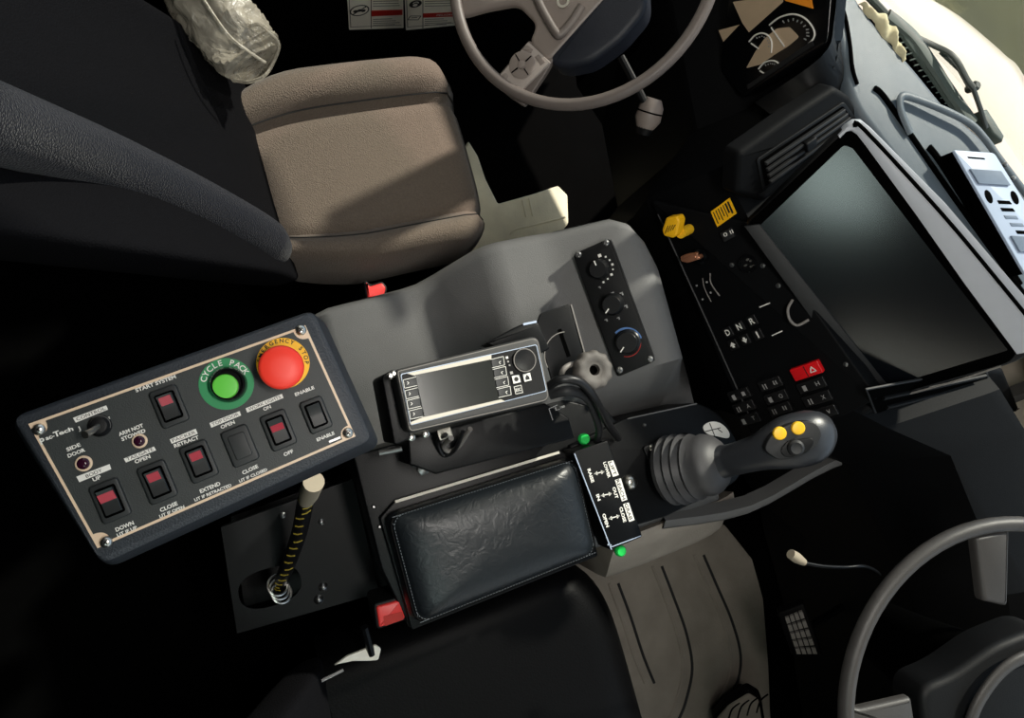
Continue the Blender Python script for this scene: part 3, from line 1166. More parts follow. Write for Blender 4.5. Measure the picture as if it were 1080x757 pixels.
def build_climate():
    a = pz(604, 268, .724)
    b = pz(651, 398, .724)
    c = pz(643, 251, .760)
    F = Fr(b, a - b, b - c)
    if F.n.z < 0:
        F = Fr(b, a - b, c - b)
    t = thing('climate_panel', (a + b) / 2, 'black three-knob heater control plate on the console', 'control panel')
    q = F.q([(604, 268), (643, 251), (691, 381), (651, 398)], .012)
    MB().prism(F, rpoly(q, .007), -.012, .012, .002).build('plate', 'black_plastic', t)
    H = .012
    px = (V(F.uv(630, 283, H)) - V(F.uv(630, 293, H))).length / 10
    for x, y in ((610, 268.5), (639, 256), (685.5, 378.5), (653.5, 390)):
        u, v = F.uv(x, y, H)
        s = MB().lathe(F, u, v, [(3.6 * px, H), (3.4 * px, H + .002), (2 * px, H + .0035), (.9 * px, H + .0035), (.8 * px, H + .002)], 14).build('screw', 'steel', t)
    m = MB()
    m.line(F, (644, 252.5), (690.5, 380), .0012, H - .001, H + .0006)
    m.build('edge_highlight', 'rubber', t, smooth=0)
    for i, (x, y, r, pa) in enumerate(((630.5, 284, 10.5, (625.5, 272.5)), (644.8, 321.5, 11.5, (640, 328.5)), (661, 361.5, 13, (656, 369)))):
        hh = .022
        u, v = F.uv(x, y, H + hh)
        rr = r * px * .93
        k = MB().lathe(F, u, v, [(rr * 1.12, H), (rr * 1.1, H + .006), (rr, H + .008), (rr * .95, H + hh - .002), (rr * .86, H + hh)], 32).build('knob', 'knob_black', t)
        e = V(F.uv(*pa, H + hh))
        d = (e - V((u, v))).normalized()
        n = V((-d.y, d.x)) * .0009
        p, q2 = V((u, v)) + d * rr * .45, V((u, v)) + d * rr * .98
        MB().prism(F, [tuple(p - n), tuple(q2 - n), tuple(q2 + n), tuple(p + n)], H + hh - .001, H + hh + .0006).build('pointer', 'white_print', k, smooth=0)
        m = MB()
        u, v = F.uv(x, y, H)
        if i == 0:
            for xx, yy, w in ((632.5, 269.5, 3.4), (638.8, 270.8, 2), (643, 274.2, 1.8), (646, 278.8, 2.4), (646.5, 284, 1.6), (645, 289.5, 2.6), (641, 294, 1.8), (636.5, 297.5, 2)):
                cx, cy = F.uv(xx, yy, H)
                m.prism(F, rrect(cx, cy, w * px, w * px, .2 * px, 2), H, H + .0006)
            m.build('fan_marks', 'white_print', t, smooth=0)
        elif i == 1:
            for (xx, yy, w) in ((647, 309, 3), (656.5, 309.5, 3.6), (661, 323, 3.8), (640, 337.5, 3), (653, 335.5, 3), (633, 303, 2.4)):
                cx, cy = F.uv(xx, yy, H)
                m.prism(F, rrect(cx, cy, w * px, w * px * .45, .2 * px, 2), H, H + .0006)
                m.prism(F, rrect(cx + w * px * .3, cy + w * .4 * px, w * px * .3, w * px * .7, .1 * px, 2), H, H + .0006)
            m.build('airflow_marks', 'grey_print', t, smooth=0)
        else:
            a0 = math.atan2(F.uv(650, 352, H)[1] - v, F.uv(650, 352, H)[0] - u)
            m.ring(F, u, v, rr * 1.2, rr * 1.38, H, H + .0008, 20, a0 - 2.1, a0)
            m.build('cold_arc', 'blue_print', t, smooth=0)
            m = MB()
            m.ring(F, u, v, rr * 1.2, rr * 1.25, H, H + .0008, 20, a0 - 4.2, a0 - 2.4)
            m.build('warm_arc', 'label_red', t, smooth=0)


build_climate()


def build_pedestal():
    """black steel box that carries armrest, legend box and joystick"""
    t = thing('steel_pedestal', (.35, -.2, .58), 'black sheet-steel pedestal under armrest and joystick', 'pedestal')
    F = horiz(.70)
    m = MB()
    m.prism(F, rpoly(F.q([(600, 470), (662, 440), (735, 424), (757, 434), (772, 452), (786, 488), (778, 508), (702, 545), (645, 562)], 0), [.004, .004, .012, .02, .02, .02, .02, .01, .004]), -.11, 0, .003)
    m.build('joystick_plate', 'black_steel', t)
    F2 = horiz(.69)
    m = MB()
    m.prism(F2, F2.q([(372, 480), (590, 420), (640, 432), (672, 470), (640, 560), (432, 662), (402, 600)], 0), -.09, 0, .003)
    m.build('body', 'black_steel', t)
    m = MB()
    m.line(F, (662, 441.5), (735, 425.5), .0022, 0, .0012)
    m.build('edge_strip', 'console_plastic', t)
    for x, y, r, h, n in ((446, 494, .010, .007, 6), (437, 489, .006, .004, 12), (458, 482, .006, .004, 12), (400, 555, .003, .003, 10), (394, 534, .003, .003, 10), (676, 448, .003, .013, 10)):
        MB().lathe(F2, *F2.uv(x, y, .0), [(r, 0), (r, h), (r * .5, h + .002)], n).build('bolt', 'steel', t)
    m = MB()
    m.lathe(F, *F.uv(663.5, 508), [(.013, 0), (.012, .006), (.008, .011), (.003, .0125)], 24)
    m.build('dome_nut', 'chrome', t)
    m = MB()
    u, v = F.uv(752, 456, .001)
    c = [F.uv(x, y, .001) for x, y in ((740, 449), (751, 443.5), (762, 446.5), (770, 456), (769, 463), (757, 460), (745, 458))]
    m.prism(F, rpoly(c, .012), 0, .0012)
    s = m.build('round_sticker', 'white_print', t, smooth=0)
    m = MB()
    m.line(F, (744, 455), (760, 451), .0014, .0012, .0016)
    m.line(F, (748.5, 446), (754, 460), .0014, .0012, .0016)
    m.line(F, (757, 452), (762, 456), .0014, .0012, .0016)
    m.build('arrow_mark', 'black_print', s, smooth=0)


build_pedestal()


def build_legend_box():
    F = fr_px(.745, (605, 476), (641, 464.5))
    q = F.q([(605, 476), (641, 464), (678, 566), (644, 580)], 0)
    t = thing('joystick_legend_box', pz(640, 520, .70), 'black box lettered lift, reach and grab, behind the joystick', 'switch box')
    MB().prism(F, rpoly(q, [.002, .005, .005, .002], 4), -.044, 0, .002).build('box_body', 'black_steel', t)
    m = MB()
    m.line(F, (606, 478), (645, 579.5), .0014, -.002, .0006)
    m.line(F, (644, 577), (676, 565), .0012, -.002, .0004)
    m.line(F, (641, 574), (645, 575), .002, 0, .0006)
    m.build('pale_edge', 'device_grey', t, smooth=0)  # thin pale lines along the box edges

    def zp(x, y):
        return (580 + x / 3.375, 400 + y / 3.375)
    for q4, st, p0, p1 in (([(205, 293), (225, 288), (245, 340), (224, 347)], 'LIFT', (210, 296), (228, 343)), ([(231, 358), (252, 352), (275, 428), (256, 434)], 'REACH', (235, 359), (259, 429)), ([(260, 444), (280, 438), (301, 500), (282, 507)], 'GRAB', (265, 444), (284, 501))):
        lp = MB().prism(F, F.q([zp(*p) for p in q4], 0), 0, .0005).build('label_plate', 'white_print', t, smooth=0)
        MB().text(F, st, zp(*p0), zp(*p1), .0005, .0052, bold=.01).build('lettering', 'black_print', lp, smooth=0)
    for st, p0, p1 in (('LOWER', (189, 296), (207, 352)), ('RAISE', (133, 320), (148, 368)), ('OUT', (222, 385), (234, 425)), ('IN', (164, 411), (171, 433)), ('CLOSE', (247, 456), (262, 509)), ('OPEN', (186, 480), (201, 527))):
        MB().text(F, st, zp(*p0), zp(*p1), .0001, .0048, bold=.035).build('legend', 'white_print', t, smooth=0)
    for p0, p1 in (((158, 336), (193, 328)), ((182, 414), (220, 406)), ((210, 496), (248, 485))):
        wt = MB()
        wt.line(F, zp(*p0), zp(*p1), .0015, 0, .0004)
        for a, b in ((p0, p1), (p1, p0)):
            A, B = V(F.uv(*zp(*a))), V(F.uv(*zp(*b)))
            d = (B - A).normalized()
            n = V((-d.y, d.x))
            wt.prism(F, ccw([tuple(A), tuple(A + d * .005 + n * .0032), tuple(A + d * .005 - n * .0032)]), 0, .0004)
        wt.build('arrow_mark', 'white_print', t, smooth=0)
    for x, y in ((616.5, 463), (655, 581)):
        P = pz(x, y, .725)
        KF = Fr(P, (1, 0, 0), (0, 1, 0))
        g = MB().lathe(KF, 0, 0, [(.006, -.015), (.009, -.006), (.009, 0), (.007, .003)], 16).build('connector_cap', 'green_plastic', t)


build_legend_box()


def build_armrest():
    F = fr_px(.703, (407, 543), (602, 482))
    t = thing('armrest', pz(515, 570, .69), 'black leather padded armrest beside the joystick legend box', 'armrest')
    out = [(405, 545), (420, 532), (597, 482), (612, 492), (630, 575), (620, 588), (445, 657), (430, 652)]
    q = ccw(rpoly(F.q([(404, 543), (606, 480), (630, 582), (435, 660)], .02), .022, 6))
    c = V((sum(p[0] for p in q) / len(q), sum(p[1] for p in q) / len(q)))
    R = []
    for s, h in ((.985, 0), (1.0, .006), (1.0, .014), (.985, .022), (.955, .031), (.90, .040), (.80, .047), (.62, .052), (.38, .054), (.15, .055)):
        R.append([F.W(*(c + (V(p) - c) * s), h) for p in q])
    pad = MB().loft(R).build('cushion', 'leather', t, smooth=80, sub=1)
    # stitched seam all the way round
    m = MB()
    ring = [F.W(*(c + (V(p) - c) * .965), .0300) for p in q]
    m.tube(ring, .0016, 6, closed=True)
    m.build('piping', 'vinyl_black', pad, smooth=80)
    m = MB()
    L = spline([F.W(*(c + (V(p) - c) * .94), .0345) for p in q], 3, True)
    acc = 0
    pts = L + [L[0]]
    seg = []
    step = .0045
    d = 0
    for a, b in zip(pts, pts[1:]):
        ln = (b - a).length
        while d < ln:
            p = a.lerp(b, d / ln)
            m.tube([p, p + (b - a).normalized() * .0026], .0005, 5)
            d += step
        d -= ln
    m.build('stitching', 'thread', pad, smooth=0)
    m = MB()
    q2 = F.q([(400, 546), (416, 528), (592, 476), (606, 480), (630, 586), (434, 664)], -.004)
    m.prism(F, rpoly(q2, .004), -.012, -.001, .002)
    m.build('base_plate', 'black_steel', t)
    m = MB()
    m.line(F, (417, 529), (590, 477), .004, -.002, .001)
    m.build('edge_strip', 'label_white', t)


build_armrest()


def build_joystick():
    F = horiz(.70)
    b0 = pz(714, 497, .70)
    t = thing('joystick', b0, 'black joystick with ribbed rubber boot and two yellow buttons', 'joystick')
    m = MB()
    q = F.q([(677, 470), (700, 462), (722, 512), (712, 525), (703, 527), (690, 515)], .004)
    q = F.q([(677, 471), (727, 455), (748, 510), (704, 528)], .004)
    m.prism(F, rpoly(q, .008), 0, .006, .002)
    m.build('base_plate', 'black_plastic', t)
    m = MB()
    for x, y in ((687, 472), (706, 521), (769, 500)):
        m.lathe(F, *F.uv(x, y, .006), [(.005, 0), (.005, .008), (.003, .010)], 12)
    m.build('screw', 'chrome', t)
    c = [V(b0) + V((0, 0, .004)), pz(736, 492, .765), pz(754, 488, .785)]
    axis = (c[1] - c[0]).normalized()
    # bellows: convolutions along the leaning axis
    px = lambda p: (p - CAM).dot(cd) / FPX

    def circ(p, r, ax, n=32, sq=1.0, ref=None):
        a = (V(ref) if ref else V((0, 0, 1)))
        a = (a - ax * a.dot(ax)).normalized()
        b = ax.cross(a)
        return [p + a * (r * math.cos(2 * math.pi * j / n) * sq) + b * (r * math.sin(2 * math.pi * j / n)) for j in range(n)]
    R = []
    path = [(704, 496, .706, 34), (709, 495.5, .713, 37), (713.5, 495, .720, 32), (717.5, 494.5, .727, 37.5), (721.5, 494, .735, 32), (725.5, 493.5, .742, 36.5), (730, 493, .750, 31), (734, 492, .757, 35), (739, 491, .764, 31.5), (745, 490, .772, 33), (753, 489, .782, 31), (760, 488, .789, 25), (764, 487, .792, 18), (766, 486.5, .793, 15)]
    P = [pz(x, y, z) for x, y, z, r in path]
    for i, (x, y, z, r) in enumerate(path):
        ax = (P[-1] - P[0]).normalized()
        R.append(circ(P[i], r * px(P[i]), ax))
    MB().loft(R).build('bellows_boot', 'boot_rubber', t, smooth=50)
    # grip: shaft that swells into the head
    key = [(752, 489, .78, 20, 20), (760, 487, .79, 18, 18), (770, 485, .803, 16.5, 16.5), (782, 482, .822, 17, 17), (800, 477, .845, 19, 18), (815, 472, .862, 24, 19), (830, 467, .874, 28, 20), (845, 463, .882, 29, 20), (857, 460, .886, 28, 19), (866, 458, .886, 23.5, 16), (873, 456.5, .882, 16, 10), (878, 455, .880, 8, 5)]
    P = spline([pz(k[0], k[1], k[2]) for k in key], 4)
    rr = spline([V((k[3], k[4], 0)) for k in key], 4)
    R = []
    for i, p in enumerate(P):
        ax = (P[min(i + 1, len(P) - 1)] - P[max(i - 1, 0)]).normalized()
        toc = (CAM - p).normalized()
        a = (V((-.25, 0, 1)) - ax * V((-.25, 0, 1)).dot(ax)).normalized()
        b = ax.cross(a)
        s = px(p)
        ring = []
        for j in range(28):
            an = 2 * math.pi * j / 28
            ca, sa = math.cos(an), math.sin(an)
            ring.append(p + a * (rr[i].y * s * math.copysign(abs(ca) ** .85, ca)) + b * (rr[i].x * s * math.copysign(abs(sa) ** .95, sa)))
        R.append(ring)
    MB().loft(R).build('grip', 'grip_plastic', t, smooth=60)
    # face plate with buttons, tilted like the head
    o = pz(836, 466, .9015)
    ax = (pz(858, 459.5, .886) - pz(815, 472, .862)).normalized()
    up = (V((-.25, 0, 1)) - ax * V((-.25, 0, 1)).dot(ax)).normalized()
    H = Fr(o, ax, up.cross(ax))
    s = px(o)
    pts = H.q([(805, 474), (812, 459), (830, 447.5), (850, 443), (862, 447), (867, 458), (860, 472), (840, 483), (820, 485)], 0)
    MB().prism(H, rpoly(pts, .008), -.012, .0025, .0015).build('face_plate', 'rubber', t, smooth=40)
    for x, y in ((822.5, 457), (842, 451.5)):
        u, v = H.uv(x, y, .006)
        bt = MB().lathe(H, u, v, [(7.0 * s, .002), (7.0 * s, .006), (6.2 * s, .0075), (4 * s, .008)], 28).build('push_button', 'yellow_plastic', t)
    u, v = H.uv(842, 472, .003)
    m = MB()
    m.prism(H, rpoly(H.q([(823, 474), (830, 465), (856, 461), (859, 467), (852, 477), (832, 483), (825, 480)], .004), .005), .002, .005, .001)
    hs = m.build('thumb_rocker', 'black_plastic', t)
    m = MB()
    m.lathe(H, *H.uv(840, 472.5, .01), [(9 * s, .004), (8.5 * s, .009), (6 * s, .012), (4 * s, .011)], 24)
    m.build('thumb_wheel', 'rubber', t)
    # grip crest along the front edge
    m = MB()
    cr = [pz(861, 436, .893), pz(872, 444, .893), pz(877.5, 458, .888), pz(874, 472, .882), pz(864, 483, .876)]
    m.tube(spline(cr, 5), [.004 + .0035 * math.sin(math.pi * i / 20) for i in range(21)], 10)
    m.build('front_crest', 'grip_plastic', t, smooth=70)


build_joystick()


def build_monitor():
    F = fr_px(.885, (423, 394), (566, 363))
    t = thing('keypad_display', pz(505, 410, .84), 'grey-bodied control display with side keys and round dial, behind the armrest', 'display')
    px = (V(F.uv(500, 400)) - V(F.uv(510, 400))).length / 10

    def zp(x, y):
        return (370 + x / 3.984, 310 + y / 3.984)
    body = rpoly(F.q([zp(185, 318), zp(790, 172), zp(842, 450), zp(242, 588)], 0), [.006, .012, .012, .008])
    MB().prism(F, body, -.045, 0, .005, taper=.0).build('housing', 'monitor_grey', t)
    m = MB()
    m.tube([F.W(*p, -.001) for p in inset(body, .003)], .0009, 6, closed=True)
    m.build('housing_edge', 'cable_grey', t)
    face = F.q([zp(208, 336), zp(780, 211), zp(823, 408), zp(250, 552)], 0)
    MB().prism(F, rpoly(face, .003), 0, .0008).build('face_border', 'device_grey', t, smooth=0)
    MB().prism(F, rpoly(inset(face, .0010), .0025), .0008, .0012).build('face_plate', 'black_plastic', t, smooth=0)
    H = .0012
    MB().prism(F, F.q([zp(236, 334), zp(590, 256), zp(590, 278), zp(272, 344)], H), H, H + .0008).build('trim_bar', 'lcd_bar', t, smooth=0)
    MB().prism(F, F.q([zp(306, 516), zp(624, 440), zp(648, 450), zp(252, 548), zp(252, 538)], H), H, H + .0008).build('trim_bar', 'lcd_bar', t, smooth=0)
    MB().prism(F, F.q([zp(270, 340), zp(592, 274), zp(630, 442), zp(310, 516)], H), H, H + .0012).build('screen', 'lcd', t, smooth=0)
    for i, (x, y) in enumerate(((249, 373), (256, 418), (264, 460), (274, 503), (616, 287), (625, 329), (634, 371), (644, 412))):
        left = i < 4
        pts = [(x - 29, y - 12), (x + 25, y - 25), (x + 30, y + 11), (x - 23, y + 23)]
        k = MB().prism(F, rpoly(F.q([zp(*p) for p in pts], H), .0006, 2), H, H + .0022, .0006).build('side_key', 'switch_black', t)
        m = MB()
        q = [F.uv(*zp(*p), H + .0022) for p in pts]
        for a, b in (((0, 1), (3, 0), (2, 3)) if left else ((0, 1), (1, 2), (2, 3))):
            A, B = V(q[a]), V(q[b])
            d = (B - A).normalized()
            n = V((-d.y, d.x)) * .0003
            m.prism(F, [tuple(A - n), tuple(B - n), tuple(B + n), tuple(A + n)], H + .002, H + .0025)
        sg = 1 if left else -1
        cx, cy = x + (-8 if left else 10), y
        m.line(F, zp(cx - 4 * sg, cy - 5), zp(cx + 3 * sg, cy), .0007, H + .002, H + .0026)
        m.line(F, zp(cx + 3 * sg, cy), zp(cx - 3 * sg, cy + 7), .0007, H + .002, H + .0026)
        m.build('arrow_mark', 'white_print', k, smooth=0)
    u, v = F.uv(*zp(730, 278), H + .006)
    r = 49 / 3.984 * px
    d = MB().lathe(F, u, v, [(r, H), (r, H + .004), (r * .92, H + .008), (r * .84, H + .008), (r * .7, H + .007)], 36).build('dial', 'black_plastic', t)
    MB().ring(F, u, v, r * .93, r * 1.0, H + .0068, H + .0078, 40).build('dial_ring', 'cable_grey', d)
    for (x, y, w) in ((693, 358, 34), (739, 350, 34), (702, 402, 34)):
        c = V(F.uv(*zp(x, y), H))
        s = w / 3.984 * px / 2
        k = MB().prism(F, rrect(c.x, c.y, 2 * s, 2 * s, .0006, 2), H, H + .002, .0005).build('key', 'switch_black', t)
        m = MB()
        if (x, y) == (702, 402):
            m.text(F, 'ESC', (c.x - s * .7, c.y - s * .35), (c.x + s * .7, c.y - s * .35), H + .002, s * .7, px=False)
            for sx in (-1, 1):
                m.prism(F, rrect(c.x, c.y + sx * s * .92, 2 * s, s * .12, 0, 1), H + .002, H + .0024)
                m.prism(F, rrect(c.x + sx * s * .92, c.y, s * .12, 2 * s, 0, 1), H + .002, H + .0024)
        elif x == 693:
            m.prism(F, rrect(c.x, c.y, 1.9 * s, 1.9 * s, .0004, 2), H + .002, H + .0023)
            mm = MB()
            mm.lathe(F, c.x, c.y, [(s * .55, H + .0023), (s * .55, H + .0027)], 20)
            mm.build('icon_centre', 'black_print', k, smooth=0)
        else:
            m.prism(F, rrect(c.x, c.y, 1.9 * s, 1.9 * s, .0004, 2), H + .002, H + .0023)
            mm = MB()
            mm.prism(F, [(c.x - s * .5, c.y - s * .6), (c.x + s * .5, c.y - s * .6), (c.x + s * .5, c.y), (c.x, c.y + s * .65), (c.x - s * .5, c.y)], H + .0023, H + .0027)
            mm.build('icon_centre', 'black_print', k, smooth=0)
        m.build('icon', 'white_print', k, smooth=0)
    m = MB()
    for x, y, w in ((656, 267, 10), (661, 284, 7), (667, 299, 7), (675, 331, 12)):
        c = F.uv(*zp(x, y), H)
        s = w / 3.984 * px
        m.prism(F, rrect(*c, s, s, 0, 1), H, H + .0005)
    m.build('indicator_marks', 'white_print', t, smooth=0)
    m = MB()
    for x, y in ((166, 345), (180, 335)):
        m.lathe(F, *F.uv(*zp(x, y), -.01), [(.004, -.02), (.004, -.006), (.002, -.004)], 12)
    m.build('side_screw', 'chrome', t)


build_monitor()


def build_monitor_bracket():
    t = thing('display_bracket', pz(560, 400, .72), 'black slotted steel bracket holding the keypad display', 'bracket')
    F = horiz(.80)
    m = MB()
    m.prism(F, rpoly(F.q([(566, 342), (570, 330), (602, 320), (620, 386), (608, 400), (584, 408)], 0), .005), -.004, 0, .001)
    m.build('slotted_plate', 'black_steel', t)
    m = MB()
    m.line(F, (602.5, 321), (620, 384), .002, -.004, .0012)
    m.build('plate_edge', 'cable_grey', t)
    m = MB()
    m.line(F, (590, 347), (600, 376), .006, -.0005, .0006)
    m.build('slot', 'black_void', t, smooth=0)
    m = MB()
    m.ring(F, *F.uv(598, 375), .034, .0352, 0, .0008, 20, 1.4, 3.4)
    m.build('scribe_mark', 'cable_grey', t)
    # arms hugging the display housing
    F2 = horiz(.845)
    m = MB()
    m.prism(F2, rpoly(F2.q([(402, 396), (418, 388), (434, 462), (416, 470)], 0), .006), -.10, 0, .002)
    m.build('side_arm', 'black_steel', t)
    m = MB()
    m.prism(F2, rpoly(F2.q([(512, 362), (552, 341), (568, 340), (580, 368), (560, 378)], 0), .004), -.03, 0, .002)
    m.build('top_arm', 'black_steel', t)
    for x, y in ((434, 461), (449, 457.5)):
        MB().lathe(F2, *F2.uv(x, y, -.02), [(.004, -.10), (.005, -.02), (.0045, -.017), (.002, -.016)], 14).build('bolt', 'chrome', t)
    m = MB()
    m.line(F2, (552, 342), (566, 339), .003, -.002, .001)
    m.build('arm_edge', 'device_grey', t)
    m = MB()
    m.prism(horiz(.78), horiz(.78).q([(430, 462), (575, 425), (600, 440), (606, 462), (460, 500), (432, 490)], 0), -.085, 0, .003)
    m.build('foot_plate', 'black_steel', t)
    m = MB()
    m.tube([pz(400, 478, .77), pz(424, 473, .775)], .004, 10)
    m.build('hinge_pin', 'steel', t)
    m = MB()
    F3 = horiz(.781)
    m.text(F3, 'L=', (586, 433), (596, 430), .001, .005)
    m.line(F3, (579, 431), (588, 427), .001, 0, .0006)
    m.line(F3, (579, 431), (583, 443), .001, 0, .0006)
    m.build('marking', 'grey_print', t, smooth=0)


build_monitor_bracket()


def build_clamp_knob():
    F = horiz(.85)
    u0, v0 = F.uv(627, 390)
    t = thing('clamp_knob', pz(627, 390, .80), 'grey scalloped clamping knob beside the keypad display', 'knob')
    R = []
    n = 72
    s = (pz(627, 390, .85) - CAM).dot(cd) / FPX
    for r, h in ((15, -.022), (20, -.018), (21, -.006), (20, .001), (17, .004), (11, .004), (9.5, .002), (6, .001), (5.5, -.006)):
        ring = []
        for i in range(n):
            a = 2 * math.pi * i / n
            k = 1 + (.045 * math.cos(10 * a) if r > 14 else 0)
            ring.append(F.W(u0 + r * s * k * math.cos(a), v0 + r * s * k * math.sin(a), h))
        R.append(ring)
    MB().loft(R).build('knob_body', 'knob_plastic', t, smooth=50)
    MB().lathe(F, u0, v0, [(5 * s, -.006), (5 * s, -.0045)], 16).build('centre_hole', 'black_void', t)
    MB().tube([F.W(u0, v0, -.02), F.W(u0, v0, -.06)], .006, 12).build('stem', 'steel', t)


build_clamp_knob()


def build_cables():
    def cb(pts, r, m, label, flat=None):
        o = MB().tube(spline(pts, 8), r, 10, flat=flat).build('cable', m, smooth=80)
        tag(o, label, 'cable')
    cb([pz(578, 408, .84), pz(592, 400, .86), pz(612, 403, .86), pz(627, 420, .84), pz(640, 445, .78), pz(652, 462, .72)], .0062, 'cable_black', 'thick black cable curving from keypad display down to joystick plate')
    cb([pz(580, 416, .83), pz(600, 412, .845), pz(618, 418, .83), pz(626, 432, .80), pz(632, 452, .75), pz(629, 468, .72)], .0075, 'rubber', 'braided grey cable running into the back of the legend box', .7)
    cb([pz(592, 402, .82), pz(594, 390, .835), pz(604, 384, .83), pz(616, 386, .82)], .004, 'cable_grey', 'short grey cable looping behind the scalloped knob')
    cb([pz(622, 415, .80), pz(634, 432, .77), pz(645, 452, .72), pz(650, 464, .705)], .0035, 'cable_grey', 'thin pale grey cable beside the thick black one')
    cb([pz(476, 462, .845), pz(468, 470, .80), pz(474, 476, .79), pz(484, 470, .80), pz(496, 452, .84)], .0035, 'cable_grey', 'loose grey wire loop hanging below the keypad display')
    cb([pz(470, 458, .84), pz(462, 466, .80), pz(468, 480, .785), pz(480, 474, .80), pz(488, 455, .84)], .003, 'cable_black', 'loose black wire loop hanging below the keypad display')
    o = MB().tube([pz(463, 459, .82), pz(476, 455, .825)], .007, 12).build('wire_connector', 'label_white', smooth=50)
    tag(o, 'pale plastic wire connector under the keypad display', 'connector')


build_cables()


# ------------------------------------------------------------------ control box with switches
def build_control_box():
    Z0 = 1.05
    F = fr_px(Z0, (30, 447), (322, 343))
    t = thing('control_box', pz(215, 465, .99), 'black switch control box with green and red push buttons', 'control box')
    px = .65 / 0.70 / 1071 * 1.0
    px = (V(F.uv(200, 440)) - V(F.uv(210, 440))).length / 10

    def z1(x, y):
        return (x / 2.525, 310 + y / 2.525)

    def z2(x, y):
        return (180 + x / 2.525, 310 + y / 2.525)
    # housing: lid rim, shoulder, flared skirt, flat bottom
    rim = ccw(rpoly(F.q([(19, 442), (326, 331), (386, 462), (105, 590)], 0), .008, 5))
    mid = ccw(rpoly([F.uv(*p, -.006) for p in ((12, 440), (331, 326.5), (394, 464), (108, 596))], .011, 5))
    low = ccw(rpoly([F.uv(*p, -.05) for p in ((10, 443), (340, 333), (402, 470), (113, 600))], .013, 5))
    bot = ccw(rpoly([F.uv(*p, -.07) for p in ((22, 445), (336, 336), (396, 466), (116, 592))], .012, 5))
    R = [[F.W(u, v, h) for u, v in P] for P, h in ((bot, -.07), (low, -.05), (mid, -.006), (inset(mid, .0015), -.002), (rim, 0))]
    MB().loft(R).build('housing', 'housing', t, smooth=30)
    pl = F.q([(30, 447), (322, 343), (375, 460), (103, 578)], .001)
    MB().prism(F, pl, 0, .0016).build('face_border', 'panel_border', t, smooth=0)
    # dark inlay with notched corners round the screws
    ins = ccw(inset(pl, 3.0 * px))
    out = []
    L = 4
    for i in range(4):
        a, b, c = V(ins[i - 1]), V(ins[i]), V(ins[(i + 1) % 4])
        d1, d2 = (a - b).normalized(), (c - b).normalized()
        r = 13 * px
        ctr = b + (d1 + d2) * 3.5 * px
        p, q = b + d1 * r, b + d2 * r
        out.append(tuple(p))
        m1 = p + d2 * r * .45
        for k in range(1, 6):
            s = k / 6
            x = p * (1 - s) ** 2 + (p + q - b) * (2 * s * (1 - s)) + q * s * s
            out.append((x.x, x.y))
        out.append(tuple(q))
    H = .0020
    face = MB().prism(F, out, .0016, H).build('face_plate', 'panel_face', t, smooth=0)
    for x, y in ((40.6, 452.8), (317.4, 348), (111.5, 571.5), (367, 456.5)):
        u, v = F.uv(x, y, .003)
        s = MB().lathe(F, u, v, [(6.6 * px, .0016), (6.4 * px, .003), (4.5 * px, .0048), (2 * px, .0055)], 24).build('screw', 'chrome', t)
        m = MB()
        for a in (.5, .5 + math.pi / 2):
            d = V((math.cos(a), math.sin(a)))
            n = V((-d.y, d.x))
            c = V((u, v))
            m.prism(F, [tuple(c + d * 3 * px + n * .7 * px), tuple(c - d * 3 * px + n * .7 * px), tuple(c - d * 3 * px - n * .7 * px), tuple(c + d * 3 * px - n * .7 * px)], .0045, .0060)
        m.build('cross_slot', 'black_print', s, smooth=0)
    # rocker switches
    e1 = (V(F.uv(204, 443.5)) - V(F.uv(175.5, 455.5))).normalized()
    sw = [(178.5, 428.5, 'lit', 1), (116.3, 528, 'wide', 1), (166, 508.3, 'lit', 1), (210, 486.4, 'lit', 1), (253.3, 470, 'blank', 1), (293.8, 453.4, 'mid', 1), (333.4, 437.3, 'plain', .92)]
    for x, y, kind, sc_ in sw:
        u, v = F.uv(x, y, .004)
        W, Hh = 30.5 * px * sc_, 44.5 * px * sc_
        # frame axes already match the plate: u along its long side
        b = MB().prism(F, rrect(u, v, W, Hh, 5 * px), H, .0055, .0016).build('rocker_bezel', 'switch_bezel', t)
        if kind == 'blank':
            MB().prism(F, rrect(u, v, W * .62, Hh * .66, 3 * px), .0055, .0066, .0008).build('blanking_plug', 'switch_bezel', b)
            continue
        MB().prism(F, rrect(u, v, W * .70, Hh * .74, 3 * px), .0055, .0058).build('well', 'black_void', b, smooth=0)
        w, h = W * .56, Hh * .62
        m = MB()
        R = []
        for vv, hh in ((-h / 2, .0085), (-h * .1, .0082), (h * .05, .0085), (h / 2, .0125)):
            R.append([F.W(u - w / 2, v + vv, .0058), F.W(u - w / 2, v + vv, hh - .0006), F.W(u - w / 2 + .0006, v + vv, hh), F.W(u + w / 2 - .0006, v + vv, hh), F.W(u + w / 2, v + vv, hh - .0006), F.W(u + w / 2, v + vv, .0058)])
        m.loft(R)
        m.build('rocker', 'switch_black', b, smooth=20)
        if kind != 'plain':
            y0, y1, ww = {'lit': (.08, .42, .74), 'wide': (.02, .36, .96), 'mid': (-.02, .26, .84)}[kind]
            f = lambda q: .0085 + (q - .05) / .45 * .004 if q > .05 else .0085
            m = MB()
            a, c = y0 * h, y1 * h
            xw = ww * w / 2
            m.loft([[F.W(u - xw, v + vv, f(vv / h) - .001), F.W(u - xw, v + vv, f(vv / h) + .0003), F.W(u + xw, v + vv, f(vv / h) + .0003), F.W(u + xw, v + vv, f(vv / h) - .001)] for vv in (a, c)])
            m.build('lens', 'lens_red', b, smooth=0)
